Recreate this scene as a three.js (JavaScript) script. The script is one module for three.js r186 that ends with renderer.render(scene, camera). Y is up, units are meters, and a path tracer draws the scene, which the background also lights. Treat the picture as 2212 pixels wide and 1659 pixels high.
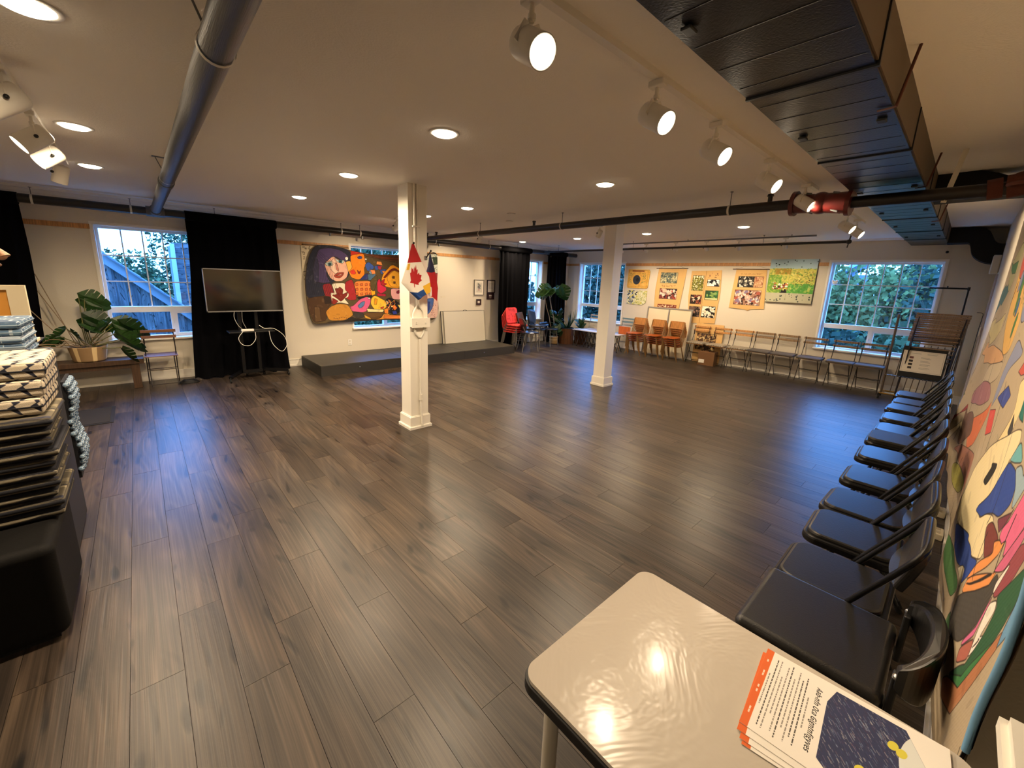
import * as THREE from 'three';
import { RoundedBoxGeometry } from 'three/addons/geometries/RoundedBoxGeometry.js';
import { mergeGeometries, toCreasedNormals } from 'three/addons/utils/BufferGeometryUtils.js';
import { ImprovedNoise } from 'three/addons/math/ImprovedNoise.js';
import { RectAreaLightUniformsLib } from 'three/addons/lights/RectAreaLightUniformsLib.js';
RectAreaLightUniformsLib.init();

// ------------------------------------------------------------------ camera
const SKY = 3.3;
const IW = 2212, IH = 1659, FOCAL = 877.3;
const scene = new THREE.Scene();
const camera = new THREE.PerspectiveCamera(2 * Math.atan(IH / 2 / FOCAL) * 180 / Math.PI, IW / IH, 0.02, 400);
camera.position.set(0, 1.73, 0);
camera.rotation.order = 'YXZ';
camera.rotation.set(-12.214 * Math.PI / 180, -42.405 * Math.PI / 180, 2.129 * Math.PI / 180);
camera.setViewOffset(IW, IH, 2.7, 35, IW, IH);      // the lens sits a little above the middle of the frame

// ------------------------------------------------------------------ dusk sky, even all round
{
  const w = 64, h = 64, d = new Float32Array(w * h * 4);
  for (let j = 0; j < h; j++) {
    const el = Math.max(0, (j + 0.5) / h * 2 - 1), k = Math.pow(el, 0.55);
    const lo = [0.24, 0.78, 2.1], hi = [0.18, 0.64, 2.0];
    for (let i = 0; i < w; i++) { const o = (j * w + i) * 4; for (let c = 0; c < 3; c++) d[o + c] = (lo[c] + (hi[c] - lo[c]) * k) * SKY; d[o + 3] = 1; }
  }
  const t = new THREE.DataTexture(d, w, h, THREE.RGBAFormat, THREE.FloatType);
  t.mapping = THREE.EquirectangularReflectionMapping; t.magFilter = t.minFilter = THREE.LinearFilter; t.needsUpdate = true;
  scene.background = t;
}
const renderer = new THREE.WebGLRenderer({ antialias: true });
renderer.toneMapping = THREE.LinearToneMapping;
renderer.toneMappingExposure = 1.98;
renderer.shadowMap.enabled = true;
renderer.shadowMap.type = THREE.PCFSoftShadowMap;

// ------------------------------------------------------------------ room measures
const XB = 9.75, XL = -3.6, ZA = -8.25, ZC = 0.22, ZK = 2.2, CEIL = 2.66, CEIL2 = 2.76, WT = 0.22;
const WARM = new THREE.Color().setRGB(1.0, 0.77, 0.51);

// ------------------------------------------------------------------ helpers
let seedN = 12345;
const rnd = () => { seedN = (Math.imul(seedN, 1664525) + 1013904223) >>> 0; return seedN / 4294967296; };
const rr = (a, b) => a + (b - a) * rnd();
const noise = new ImprovedNoise();
const V = (x, y, z) => new THREE.Vector3(x, y, z);
const D = Math.PI / 180;
const taken = new Map();
function numbered(n) { const k = taken.get(n) || 0; taken.set(n, k + 1); return k ? n + '_' + String(k).padStart(3, '0') : n; }
function prep(g) {
  let o = g.index ? g.toNonIndexed() : g;
  for (const k of Object.keys(o.attributes)) if (!['position', 'normal', 'uv'].includes(k)) o.deleteAttribute(k);
  if (!o.attributes.normal) o.computeVertexNormals();
  if (!o.attributes.uv) o.setAttribute('uv', new THREE.BufferAttribute(new Float32Array(o.attributes.position.count * 2), 2));
  return o;
}
const join = (list) => list.length === 1 ? prep(list[0]) : mergeGeometries(list.map(prep));
// uv in metres, taken along the two axes a face lies in
function metres(g, s = 1, du = 0, dv = 0) {
  g = prep(g); const p = g.attributes.position, n = g.attributes.normal, u = g.attributes.uv;
  for (let i = 0; i < p.count; i++) {
    const ax = Math.abs(n.getX(i)), ay = Math.abs(n.getY(i)), az = Math.abs(n.getZ(i));
    if (ay >= ax && ay >= az) u.setXY(i, p.getX(i) * s + du, p.getZ(i) * s + dv);
    else if (ax >= az) u.setXY(i, p.getZ(i) * s + du, p.getY(i) * s + dv);
    else u.setXY(i, p.getX(i) * s + du, p.getY(i) * s + dv);
  }
  return g;
}
const at = (g, x, y, z) => g.translate(x, y, z);
const box = (w, h, d, x = 0, y = 0, z = 0) => new THREE.BoxGeometry(w, h, d).translate(x, y, z);
const box2 = (x0, x1, y0, y1, z0, z1) => new THREE.BoxGeometry(x1 - x0, y1 - y0, z1 - z0).translate((x0 + x1) / 2, (y0 + y1) / 2, (z0 + z1) / 2);
const rbox = (w, h, d, r, x = 0, y = 0, z = 0, seg = 2) => new RoundedBoxGeometry(w, h, d, seg, Math.min(r, w / 2.01, h / 2.01, d / 2.01)).translate(x, y, z);
const cyl = (r0, r1, h, x = 0, y = 0, z = 0, seg = 20, open = false) => new THREE.CylinderGeometry(r1, r0, h, seg, 1, open).translate(x, y, z);
function rod(a, b, r, seg = 10, r2 = r) {
  const d = b.clone().sub(a), L = d.length(), g = new THREE.CylinderGeometry(r2, r, L, seg);
  g.applyQuaternion(new THREE.Quaternion().setFromUnitVectors(V(0, 1, 0), d.normalize()));
  return g.translate((a.x + b.x) / 2, (a.y + b.y) / 2, (a.z + b.z) / 2);
}
const tube = (pts, r, seg = 40, rs = 8, closed = false, tension = 0.5) => new THREE.TubeGeometry(new THREE.CatmullRomCurve3(pts, closed, 'catmullrom', tension), seg, r, rs, closed);
function bar(a, b, w, h) {           // rectangular bar between two points, h across the vertical-ish side
  const d = b.clone().sub(a), L = d.length(), g = new THREE.BoxGeometry(w, h, L);
  const m = new THREE.Matrix4().lookAt(a, b, Math.abs(d.y) > 0.98 * L ? V(1, 0, 0) : V(0, 1, 0));
  return g.applyMatrix4(m).translate((a.x + b.x) / 2, (a.y + b.y) / 2, (a.z + b.z) / 2);
}
const lathe = (pts, seg = 28) => new THREE.LatheGeometry(pts.map((p) => new THREE.Vector2(p[0], p[1])), seg);
function poly(pts) { const s = new THREE.Shape(); pts.forEach((p, i) => i ? s.lineTo(p[0], p[1]) : s.moveTo(p[0], p[1])); s.closePath(); return s; }
const slab = (shape, depth, bevel = 0) => new THREE.ExtrudeGeometry(shape, { depth, bevelEnabled: bevel > 0, bevelSize: bevel, bevelThickness: bevel, bevelSegments: 2, curveSegments: 16 });
function rrect(w, h, r) { const s = new THREE.Shape(), x = -w / 2, y = -h / 2; s.moveTo(x + r, y); s.lineTo(x + w - r, y); s.absarc(x + w - r, y + r, r, -Math.PI / 2, 0); s.lineTo(x + w, y + h - r); s.absarc(x + w - r, y + h - r, r, 0, Math.PI / 2); s.lineTo(x + r, y + h); s.absarc(x + r, y + h - r, r, Math.PI / 2, Math.PI); s.lineTo(x, y + r); s.absarc(x + r, y + r, r, Math.PI, 1.5 * Math.PI); return s; }

function obj(name, geo, mat, parent = scene) {
  const g = Array.isArray(geo) ? join(geo) : geo;
  const m = new THREE.Mesh(g, mat);
  m.name = parent === scene ? numbered(name) : name;
  m.castShadow = m.receiveShadow = true; parent.add(m); return m;
}
function thing(name, label, category, pos = [0, 0, 0], turn = 0, group) {
  const o = new THREE.Group(); o.name = numbered(name); o.position.set(...pos); o.rotation.y = turn;
  o.userData = { label, category }; if (group) o.userData.group = group;
  scene.add(o); return o;
}
function tag(o, label, category, group) { Object.assign(o.userData, { label, category }); if (group) o.userData.group = group; return o; }
function struct(name, geo, mat, label) { const m = obj(name, geo, mat); m.userData.kind = 'structure'; if (label) m.userData.label = label; return m; }
function copyOf(root, pos, turn, label, group) {
  const c = root.clone(); c.name = numbered(root.name.replace(/_\d{3}$/, '')); scene.add(c);
  c.position.set(...pos); c.rotation.set(0, turn, 0); c.userData = { ...root.userData }; if (label) c.userData.label = label; if (group) c.userData.group = group;
  return c;
}

// ------------------------------------------------------------------ materials
function canvas(w, h, draw) { const c = document.createElement('canvas'); c.width = w; c.height = h; draw(c.getContext('2d'), w, h); return c; }
function ctex(w, h, draw, srgb = true, rx = 1, ry = 1) {
  const t = new THREE.CanvasTexture(canvas(w, h, draw)); if (srgb) t.colorSpace = THREE.SRGBColorSpace;
  t.wrapS = t.wrapT = THREE.RepeatWrapping; t.repeat.set(rx, ry); t.magFilter = THREE.LinearFilter; return t;
}
function dtex(w, h, f, srgb, rx = 1, ry = 1) {       // f(u, v) -> [r, g, b] in 0..1, tiling if f does
  const d = new Uint8Array(w * h * 4);
  for (let j = 0; j < h; j++) for (let i = 0; i < w; i++) { const c = f(i / w, j / h), o = (j * w + i) * 4; for (let k = 0; k < 3; k++) d[o + k] = Math.max(0, Math.min(255, c[k] * 255)); d[o + 3] = 255; }
  const t = new THREE.DataTexture(d, w, h); if (srgb) t.colorSpace = THREE.SRGBColorSpace;
  t.wrapS = t.wrapT = THREE.RepeatWrapping; t.magFilter = THREE.LinearFilter; t.minFilter = THREE.LinearMipmapLinearFilter; t.repeat.set(rx, ry); t.needsUpdate = true; return t;
}
const tn = (u, v, fu, fv, s) => {      // tiling noise: wraps on a torus
  const a = u * 2 * Math.PI, b = v * 2 * Math.PI;
  return noise.noise(Math.cos(a) * fu / 6.283 + s, Math.sin(a) * fu / 6.283 + Math.cos(b) * fv / 6.283 * 1.37, Math.sin(b) * fv / 6.283 - s * 0.7);
};
const std = (color, roughness = 0.6, o = {}) => new THREE.MeshStandardMaterial({ color, roughness, ...o });
const phys = (color, roughness, o = {}) => new THREE.MeshPhysicalMaterial({ color, roughness, ...o });
const grit = dtex(256, 256, (u, v) => { const n = 0.5 + 0.3 * tn(u, v, 60, 60, 1) + 0.25 * tn(u, v, 140, 140, 4); return [n, n, n]; }, false, 2, 2);
const weave = dtex(128, 128, (u, v) => { const n = 0.5 + 0.25 * Math.sin(u * 2 * Math.PI * 16) * Math.sin(v * 2 * Math.PI * 16) + 0.2 * tn(u, v, 30, 30, 7); return [n, n, n]; }, false, 6, 6);
const M = {
  wall: std('#dad1be', 0.82, { bumpMap: grit, bumpScale: 0.0012 }),
  ceiling: std('#f8f2e8', 0.9, { bumpMap: grit, bumpScale: 0.0015 }),
  trim: std('#f0ebdf', 0.45),
  window: std('#eef0f0', 0.35),
  glass: phys('#ffffff', 0.02, { transmission: 1, thickness: 0, ior: 1.5 }),
  black: std('#0a0a0b', 0.5), blackMetal: std('#101012', 0.32, { metalness: 0.3 }), blackMatte: std('#0b0b0d', 0.85),
  vinyl: phys('#141313', 0.36, { bumpMap: grit, bumpScale: 0.0006, clearcoat: 0.25, clearcoatRoughness: 0.3 }),
  steel: std('#8d8f92', 0.35, { metalness: 0.9 }), chrome: std('#c9c9c9', 0.15, { metalness: 1 }), galv: std('#6d6e70', 0.45, { metalness: 0.75, bumpMap: grit, bumpScale: 0.001 }),
  brass: std('#a87f3a', 0.4, { metalness: 0.7 }), pipe: phys('#15110f', 0.38, { clearcoat: 0.3, clearcoatRoughness: 0.4 }),
  white: std('#ece8df', 0.5), whiteMetal: std('#e6e1d6', 0.38), paper: std('#efe9dd', 0.8),
  rubber: std('#0c0c0c', 0.8),
};
// the shapes dyed and painted on the two textile murals, in the cloths' own units
const MURAL_A=[["#5b4a2c",[0,0,1440,0,1440,740,0,740]],["#6a4526",[550,59,973,46,971,132,756,111,582,82]],["#7c3d1c",[590,63,830,79,973,77,972,105,756,104]],["#232536",[151,17,103,54,69,121,40,224,20,344,20,496,99,490,184,477,252,351,406,309,450,217,452,43,295,12]],["#4a3a63",[155,50,258,33,355,47,436,104,401,163,290,101,201,173,217,314,246,351,166,359,96,342,103,233,121,136]],["#33304a",[129,93,146,194,137,353,95,354,91,233]],["#c02a12",[452,43,563,58,583,66,449,91]],["#ff8a14",[446,88,583,59,591,127,603,172,578,199,582,257,560,304,505,319,446,301,419,244,460,204,446,148]],["#f7b64a",[395,151,446,141,460,204,419,251,391,220]],["#3a3f86",[511,103,542,88,568,96,557,116,527,119]],["#e03a2a",[432,244,470,220,494,254,480,268,448,266]],["#7d1c1c",[506,221,525,243,546,226,531,263,514,260]],["#27336e",[581,264,614,250,611,316,525,321]],["#e9b49b",[194,180,278,105,325,136,395,144,419,244,400,302,353,336,290,340,242,313,214,252]],["#f3cdb4",[282,126,312,168,327,242,294,274,246,226,250,171]],["#bfd6cf",[289,119,325,142,389,138,368,171,318,161]],["#bcd0c8",[201,173,263,152,273,188,248,202,212,197]],["#2f6d78",[228,178,250,166,262,176,253,195,233,197]],["#2f6d78",[328,148,347,134,366,143,359,164,337,166]],["#0e2a33",[242,179,253,178,251,189,241,190]],["#0e2a33",[342,146,354,147,349,157,342,157]],["#c87a68",[296,168,308,168,327,229,317,242,305,233]],["#a8412f",[274,287,319,258,377,252,363,284,329,311,292,306]],["#e7b8a0",[292,288,337,273,363,265,343,282]],["#fff6e6",[391,116,407,103,426,114,418,137,399,138]],["#8e1f26",[163,372,246,358,270,464,332,490,246,560,184,477]],["#a8232a",[382,341,458,314,490,516,415,522,346,477]],["#efe2c6",[248,360,382,351,375,418,412,457,404,490,364,503,413,562,323,541,247,554,234,446,272,451]],["#7c2117",[325,390,359,419,347,464,403,438,391,477,330,535,294,502,245,470,296,464,277,407,312,406]],["#8e2418",[250,496,305,528,266,560,247,554]],["#f08a3c",[464,336,628,325,655,368,658,456,490,490]],["#d8672a",[483,358,506,353,508,376,484,380]],["#d8672a",[530,358,554,352,555,376,532,380]],["#d8672a",[578,356,601,351,603,374,580,379]],["#d8672a",[620,356,644,350,646,374,622,379]],["#d8672a",[481,404,504,399,506,422,482,426]],["#d8672a",[528,403,552,398,554,422,530,426]],["#d8672a",[576,403,600,397,601,421,578,425]],["#d8672a",[618,402,642,397,644,421,620,425]],["#d8672a",[479,450,502,445,504,468,480,472]],["#d8672a",[526,450,550,444,552,468,528,472]],["#d8672a",[574,449,598,444,600,468,576,472]],["#d8672a",[616,449,640,444,642,468,618,472]],["#121018",[490,493,651,470,636,496,503,510]],["#3a5aa8",[585,172,628,138,683,181,675,208,611,237]],["#3a5aa8",[683,181,732,165,746,204,695,220]],["#3a5aa8",[738,211,804,202,807,242,751,258]],["#4a6f8e",[613,263,694,247,692,320,614,322]],["#7f94a8",[639,209,681,227,665,268,624,250]],["#ef8f4c",[639,216,688,220,694,254,659,261]],["#f39a4e",[712,130,762,130,772,170,708,160]],["#a8223e",[718,172,769,173,749,218,724,205]],["#ef9a5a",[760,224,804,222,780,250]],["#ffa81c",[780,243,826,201,857,166,894,157,970,195,965,398,836,392,776,373,750,312]],["#7a2410",[772,291,855,206,901,187,969,222,969,236,901,208,862,227,794,297]],["#ffb52e",[809,290,870,233,901,211,969,250,966,383,851,385]],["#6a3a12",[877,271,902,275,898,298,872,295]],["#6a3a12",[886,326,909,329,905,350,884,349]],["#b8232a",[734,340,794,297,778,345,814,352,769,380]],["#d8264e",[706,327,736,299,748,366,798,386,805,420,744,456,702,428]],["#e63a62",[634,342,677,341,683,368,647,368]],["#b01c3a",[702,449,796,456,796,483,700,476]],["#f0b0ae",[854,399,965,398,962,518,870,511,852,462]],["#8a2038",[914,433,949,412,964,433,941,454,918,451]],["#f2b01e",[632,415,681,428,680,462,643,476]],["#f7c63a",[635,504,672,470,728,497,794,532,800,594,754,622,667,620,626,558]],["#e79a1a",[671,504,699,510,690,566,662,565]],["#c8442a",[732,594,770,587,762,608,732,611]],["#5a4a26",[635,322,708,259,705,340,666,435,632,409]],["#14121e",[787,517,840,490,962,562,959,640,888,682,813,644]],["#f07a2a",[853,582,891,568,921,604,890,632]],["#2a3a9a",[859,638,905,632,920,668,873,674]],["#e9d36a",[922,568,961,576,960,626]],["#df5f8c",[413,582,446,576,517,510,587,486,629,496,627,544,581,632,538,644,431,628]],["#5a7fb4",[490,576,536,536,571,530,555,577,512,604]],["#fff1ea",[604,494,622,494,620,510,605,509]],["#f3e2a2",[582,604,769,622,753,646,594,639]],["#6a4a22",[546,648,768,643,729,706,642,720,564,700]],["#d8a43a",[552,665,621,702,627,719,564,700]],["#efa23a",[760,664,835,666,826,716,656,724,736,706]],["#f08a2e",[769,615,821,602,813,666,775,658]],["#4a3018",[22,502,99,486,184,477,232,484,240,554,202,591,182,712,72,727,36,638]],["#2a1a10",[171,484,232,490,235,547,179,553]],["#5f4426",[81,576,129,584,133,717,78,721]],["#c8892e",[178,629,227,579,304,551,394,562,431,622,442,668,360,716,207,714]],["#3a3430",[444,636,546,644,550,692,488,704,442,676]],["#2a241e",[169,734,320,727,663,727,958,731,958,721,663,724,488,707,422,682,360,719,206,723]],["#f08a3a",[767,672,958,684,958,721,766,714]],["#efd9c0",[794,524,823,539,819,564,800,560]],["#b8bcb0",[1286,21,1440,11,1440,226,1366,212,1284,181]],["#20301e",[1367,49,1428,46,1428,123,1377,134]],["#8a1a22",[1407,227,1440,217,1440,313,1407,297]],["#a8242a",[1284,181,1407,227,1417,455,1283,438]],["#d8b4a4",[1283,438,1440,366,1426,729,1287,728]],["#3f5fa0",[1281,507,1378,499,1364,596,1323,658,1280,692]],["#2a3a80",[1281,542,1324,543,1313,631,1280,666]]];
const MURAL_A_EDGE=[151,17,103,54,69,121,40,224,20,344,20,496,36,638,71,730,168,737,320,727,460,731,663,727,958,729,1396,728,1418,370,1425,22,1267,22,973,50,687,65,576,57,452,43,295,12];
const MURAL_C=[["#b9a78a",[0,0,1600,0,1600,830,0,830]],["#3f6f74",[-36,246,261,198,230,241,-106,360,-258,428]],["#b7b384",[230,241,312,209,424,147,294,94,70,153]],["#3f7a4a",[70,153,314,151,309,185,193,182]],["#cfc08a",[-106,360,453,288,458,334,116,402]],["#e6b766",[507,192,522,162,901,274,849,336,656,370,558,309]],["#2a2a26",[527,260,557,205,564,217,507,299,504,332]],["#47633a",[-400,453,-41,415,-40,447,-272,481]],["#6fa0b4",[-400,559,-77,460,22,499,-302,666,-400,918,-400,731]],["#44701f",[-400,704,-73,560,16,612,-400,707]],["#d8a878",[116,402,611,362,745,367,439,426,21,468]],["#c7b79a",[439,426,745,367,731,403,417,498,205,525]],["#a9747a",[135,536,574,443,674,465,493,529,117,597]],["#e07a4e",[607,513,775,448,787,469,657,539,582,604,478,654,380,601]],["#d4514a",[837,457,958,436,979,476,904,496]],["#3f4f9c",[929,419,1026,385,1077,396,1036,423]],["#8d93ae",[850,387,911,350,980,307,1084,328,966,363,922,418,828,455]],["#c95a48",[1084,357,1119,338,1169,353,1121,360]],["#f0d9a0",[1134,370,1178,356,1263,381,1229,424,1173,462,1024,513,1054,486,1171,411]],["#147066",[1252,404,1249,377,1328,400,1279,404]],["#3a3838",[1162,441,1175,412,1224,429,1193,447]],["#f1deae",[-400,1300,-400,1013,194,643,59,760]],["#9a4038",[-400,1226,-400,1062,97,628,152,644,-351,807,-400,970]],["#7a5a48",[97,628,446,564,501,603,362,670,137,739]],["#f2e0ae",[1039,481,1338,404,1362,418,1308,463,1210,527,1070,588,1085,594,1139,591,1251,550,1336,522,1362,522,1305,551,1361,564,1345,583,1241,623,1079,657,1064,645,862,691,815,657,865,614,902,562]],["#26241f",[1088,508,1158,494,1161,502,1089,548,1045,550,1095,514]],["#6fb3b8",[1362,418,1378,415,1417,427,1372,441,1323,451]],["#2d4b9e",[1325,451,1393,443,1420,449,1425,474,1384,507,1332,521,1250,550,1150,586,1057,602,1076,586,1219,524,1275,484]],["#2d4b9e",[868,691,1064,645,1062,657,1208,628,1241,623,1340,587,1300,628,1211,684,1184,664,1024,721,939,721,920,709]],["#9fb6c0",[1389,442,1420,428,1477,445,1435,477,1422,454]],["#b07a66",[31,770,721,582,787,599,761,658,751,689,706,715,688,676]],["#a9a24e",[199,792,435,713,661,685,548,753,436,781]],["#4f7f45",[640,815,837,737,939,721,1007,736,1157,715,1039,784,809,794]],["#f1e3bf",[1034,723,1101,691,1179,668,1211,684,1180,702]],["#7c3a34",[1310,547,1353,524,1423,517,1415,547,1375,569]],["#ee9a55",[1400,531,1429,515,1455,514,1400,567,1315,624,1281,642,1342,587,1415,540]],["#e76f96",[1483,446,1537,462,1511,508,1461,540,1457,513,1420,517,1422,503,1460,470]],["#7a3a4a",[1382,510,1448,473,1425,500,1410,515]],["#ee9a55",[1298,633,1447,547,1456,555,1379,611,1299,657,1277,663]],["#2a2620",[1295,643,1333,624,1385,591,1432,556,1440,553,1394,588,1337,624]],["#4b4640",[1232,697,1299,657,1379,611,1457,555,1470,564,1464,588,1383,685,1301,727,1238,740,1233,719]],["#d86a8e",[1442,550,1528,500,1513,533,1481,558,1458,554]],["#9a4a52",[1480,558,1516,530,1546,550,1520,579,1480,592,1468,585]],["#f6efe0",[1467,567,1495,551,1496,556,1468,585,1464,577]],["#f6efe0",[1465,594,1490,596,1493,611,1465,640,1478,639,1464,655,1443,664,1448,644,1451,628]],["#26221f",[1448,652,1465,644,1464,641,1468,643,1461,648]],["#e0709c",[1468,585,1466,595,1442,632,1396,680,1396,671,1437,624]],["#b86a5a",[1442,636,1448,644,1443,664,1395,706,1393,684]],["#4f7a4a",[1129,792,1143,771,1212,732,1272,730,1274,746,1199,768]],["#5a3a32",[1139,803,1180,771,1280,734,1346,741,1265,825,1225,811]],["#2f5f3e",[1485,589,1522,579,1553,569,1567,594,1537,649,1443,705,1372,741,1418,691,1480,639,1497,607]],["#3f7f46",[1372,741,1453,679,1508,660,1527,656,1443,705]],["#b97a52",[1348,765,1375,741,1443,705,1537,649,1560,648,1542,673,1445,743,1369,781]],["#6f9fc4",[1574,473,1591,478,1548,524,1573,521,1568,556,1564,579,1594,594,1587,626,1542,673,1545,649,1560,600,1553,569,1530,533,1536,502]]];
// ================================================================== the room
const pineTex = dtex(512, 512, (u, v) => {
  const w = tn(u, v, 5, 2, 3) * 0.7, g = 0.5 + 0.5 * Math.sin((u * 10 + w * 2.2) * 2 * Math.PI), f = tn(u, v, 160, 6, 8);
  const k = 0.82 + 0.12 * g + 0.16 * f; return [0.86 * k, 0.62 * k, 0.36 * k];
}, true, 3, 0.8);
const pineGrey = dtex(512, 512, (u, v) => { const w = tn(u, v, 5, 2, 13) * 0.7, g = 0.5 + 0.5 * Math.sin((u * 10 + w * 2.2) * 2 * Math.PI), k = 0.82 + 0.12 * g + 0.16 * tn(u, v, 160, 6, 18); return [0.74 * k, 0.62 * k, 0.47 * k]; }, true, 3, 0.8);
M.pine = std('#ffffff', 0.5, { map: pineTex });
M.pineDark = std('#d8d0c8', 0.5, { map: pineGrey });

// ---- floor: grey-brown planks laid across the room
const oak = (seed) => {
  const f = (u, v) => {
    const warp = 0.9 * tn(u, v, 3.2, 1.4, seed) + 0.3 * tn(u, v, 9, 3, seed + 5);
    const rings = Math.pow(0.5 + 0.5 * Math.sin((u * 9 + warp * 4.2) * 2 * Math.PI), 1.6);
    const streak = tn(u, v, 180, 7, seed + 2) * 0.6 + tn(u, v, 70, 3, seed + 9) * 0.6;
    const patch = tn(u, v, 4, 3, seed + 13), knot = Math.max(0, tn(u, v, 14, 10, seed + 21) - 0.42) * 3;
    return 0.62 + 0.1 * (rings - 0.5) + 0.22 * streak + 0.24 * patch - 0.4 * knot;
  };
  return f;
};
const oakF = oak(2.3);
const oakMap = dtex(1024, 1024, (u, v) => { const k = oakF(u, v), w = 0.04 * tn(u, v, 5, 4, 31); return [k * (0.49 + w), k * (0.435 + w * 0.4), k * (0.385 - w * 0.4)]; }, true, 1 / 0.75, 1 / 2.4);
const oakBump = dtex(1024, 1024, (u, v) => { const k = 0.3 + 0.6 * oakF(u, v); return [k, k, k]; }, false, 1 / 0.75, 1 / 2.4);
const plankM = ['#f2ede7', '#e4dcd4', '#d8cfc8', '#eae1d6', '#cec5be', '#ded6cf', '#c4bbb4'].map((c) => phys(c, 0.36, { map: oakMap, bumpMap: oakBump, bumpScale: 0.0014, ior: 1.45 }));
const floor = struct('floor', metres(box2(XL - 0.2, XB + 0.2, -0.16, -0.012, ZA - 0.2, ZK + 0.2)), std('#2b2420', 0.9), 'grey brown wood plank floor');
{
  const PW = 0.178, list = []; let row = 0;
  for (let x = XL; x < XB; x += PW, row++) {
    let z = ZA - ((row * 0.437 + rr(0, 0.25)) % 1.22);
    while (z < ZK) {
      const z0 = Math.max(z, ZA), z1 = Math.min(z + 1.22, ZK), x1 = Math.min(x + PW, XB);
      if (z1 - z0 > 0.02) list.push([x, x1, z0, z1, rnd(), rr(0, 9), rr(0, 9)]);
      z += 1.22;
    }
  }
  const near = (p) => { const cx = (p[0] + p[1]) / 2, cz = (p[2] + p[3]) / 2, d = Math.hypot(cx, cz), a = Math.atan2(cx, -cz) / D; return (a < -12 || a > 100 || d < 0.9) ? 1e3 + d : d; };
  list.sort((a, b) => near(a) - near(b));
  const rest = [[], [], [], [], [], [], []];
  list.forEach((p, i) => {
    const g = metres(box2(p[0] + 0.0009, p[1] - 0.0009, -0.012, 0, p[2] + 0.0009, p[3] - 0.0009), 1, p[5], p[6]);
    const k = Math.floor(p[4] * 7);
    if (i < 300) obj('plank', g, plankM[k], floor); else rest[k].push(g);
  });
  rest.forEach((r, k) => { if (r.length) { const m = obj('distant_planks', r, plankM[k], floor); m.userData.kind = 'stuff'; } });
}

// ---- walls with window openings
const WIN_A = [[-0.375, 1.10], [3.17, 4.64], [7.13, 8.60]];           // x range of each opening in the stage wall
const WIN_B = [[-7.8, -6.28], [-1.84, -0.34]];                        // z range in the end wall
const WY0 = 0.64, WY1 = 2.28;
{
  const sA = new THREE.Shape([[XL - WT, -0.1], [XB + WT, -0.1], [XB + WT, 3], [XL - WT, 3]].map((p) => new THREE.Vector2(...p)));
  for (const [a, b] of WIN_A) sA.holes.push(new THREE.Path([[a, WY0], [b, WY0], [b, WY1], [a, WY1]].map((p) => new THREE.Vector2(...p))));
  struct('wall_stage', metres(slab(sA, WT).translate(0, 0, ZA - WT)), M.wall, 'cream painted wall behind the stage');
  const sB = new THREE.Shape([[ZA, -0.1], [ZK + WT, -0.1], [ZK + WT, 3], [ZA, 3]].map((p) => new THREE.Vector2(p[0], p[1])));
  for (const [a, b] of WIN_B) sB.holes.push(new THREE.Path([[a, WY0], [b, WY0], [b, WY1], [a, WY1]].map((p) => new THREE.Vector2(...p))));
  struct('wall_end', metres(slab(sB, WT).rotateY(-Math.PI / 2).translate(XB + WT, 0, 0)), M.wall, 'cream painted end wall hung with scrolls');
  struct('wall_mural', metres(box2(1.5, XB, -0.1, 3, ZC, ZC + WT)), M.wall, 'cream painted wall behind the row of black folding chairs');
  struct('wall_left', metres(box2(XL - WT, XL, -0.1, 3, ZA, ZK + WT)), M.wall);
  struct('wall_back', metres(box2(XL, XB, -0.1, 3, ZK, ZK + WT)), M.wall);
  struct('wall_return', metres(box2(1.5, 1.5 + WT, -0.1, 3, ZC + WT, ZK)), M.wall);
  struct('ceiling', metres(box2(XL - WT, XB + WT, CEIL, CEIL + 0.25, ZA - WT, -0.74)), M.ceiling, 'flat beige painted ceiling over the hall');
  struct('ceiling_aisle', metres(box2(XL - WT, XB + WT, CEIL2, CEIL2 + 0.2, -0.74, ZK + WT)), M.ceiling, 'slightly higher ceiling strip beyond the black duct');
}
// ---- baseboards, crown and picture rails
function baseboard(name, len, put) { struct(name, join([box(len, 0.12, 0.014, 0, 0.06, 0.007), box(len, 0.018, 0.02, 0, 0.128, 0.01), box(len, 0.03, 0.024, 0, 0.015, 0.012)].map(put)), M.trim); }
baseboard('baseboard_stage', XB - XL, (g) => g.translate((XB + XL) / 2, 0, ZA));
baseboard('baseboard_end', ZC - ZA, (g) => g.rotateY(-Math.PI / 2).translate(XB, 0, (ZC + ZA) / 2));
baseboard('baseboard_mural', XB - 1.5, (g) => g.rotateY(Math.PI).translate((XB + 1.5) / 2, 0, ZC));
baseboard('baseboard_left', ZK - ZA, (g) => g.rotateY(Math.PI / 2).translate(XL, 0, (ZK + ZA) / 2));
struct('trim_1', [box2(XL, XB, CEIL - 0.03, CEIL, ZA, ZA + 0.20), box2(XL, XB, CEIL - 0.07, CEIL - 0.03, ZA, ZA + 0.14), box2(XL, XB, CEIL - 0.10, CEIL - 0.07, ZA, ZA + 0.09)], M.ceiling, 'stepped crown moulding above the stage wall');
struct('trim_2', [box2(XB - 0.16, XB, CEIL - 0.025, CEIL, ZA, -0.8)], M.ceiling, 'flat crown band above the end wall');
const rail = (n, x0, x1, z0, z1, l) => struct(n, metres(box2(x0, x1, 2.205, 2.268, z0, z1), 1), M.pine, l);
rail('trim_3', -2.4, -0.40, ZA, ZA + 0.02, 'wooden picture rail left of the first window');
rail('trim_4', 1.14, 3.13, ZA, ZA + 0.02, 'wooden picture rail behind the television curtain');
rail('trim_5', 4.68, 7.09, ZA, ZA + 0.02, 'wooden picture rail above the small framed pictures');
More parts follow.
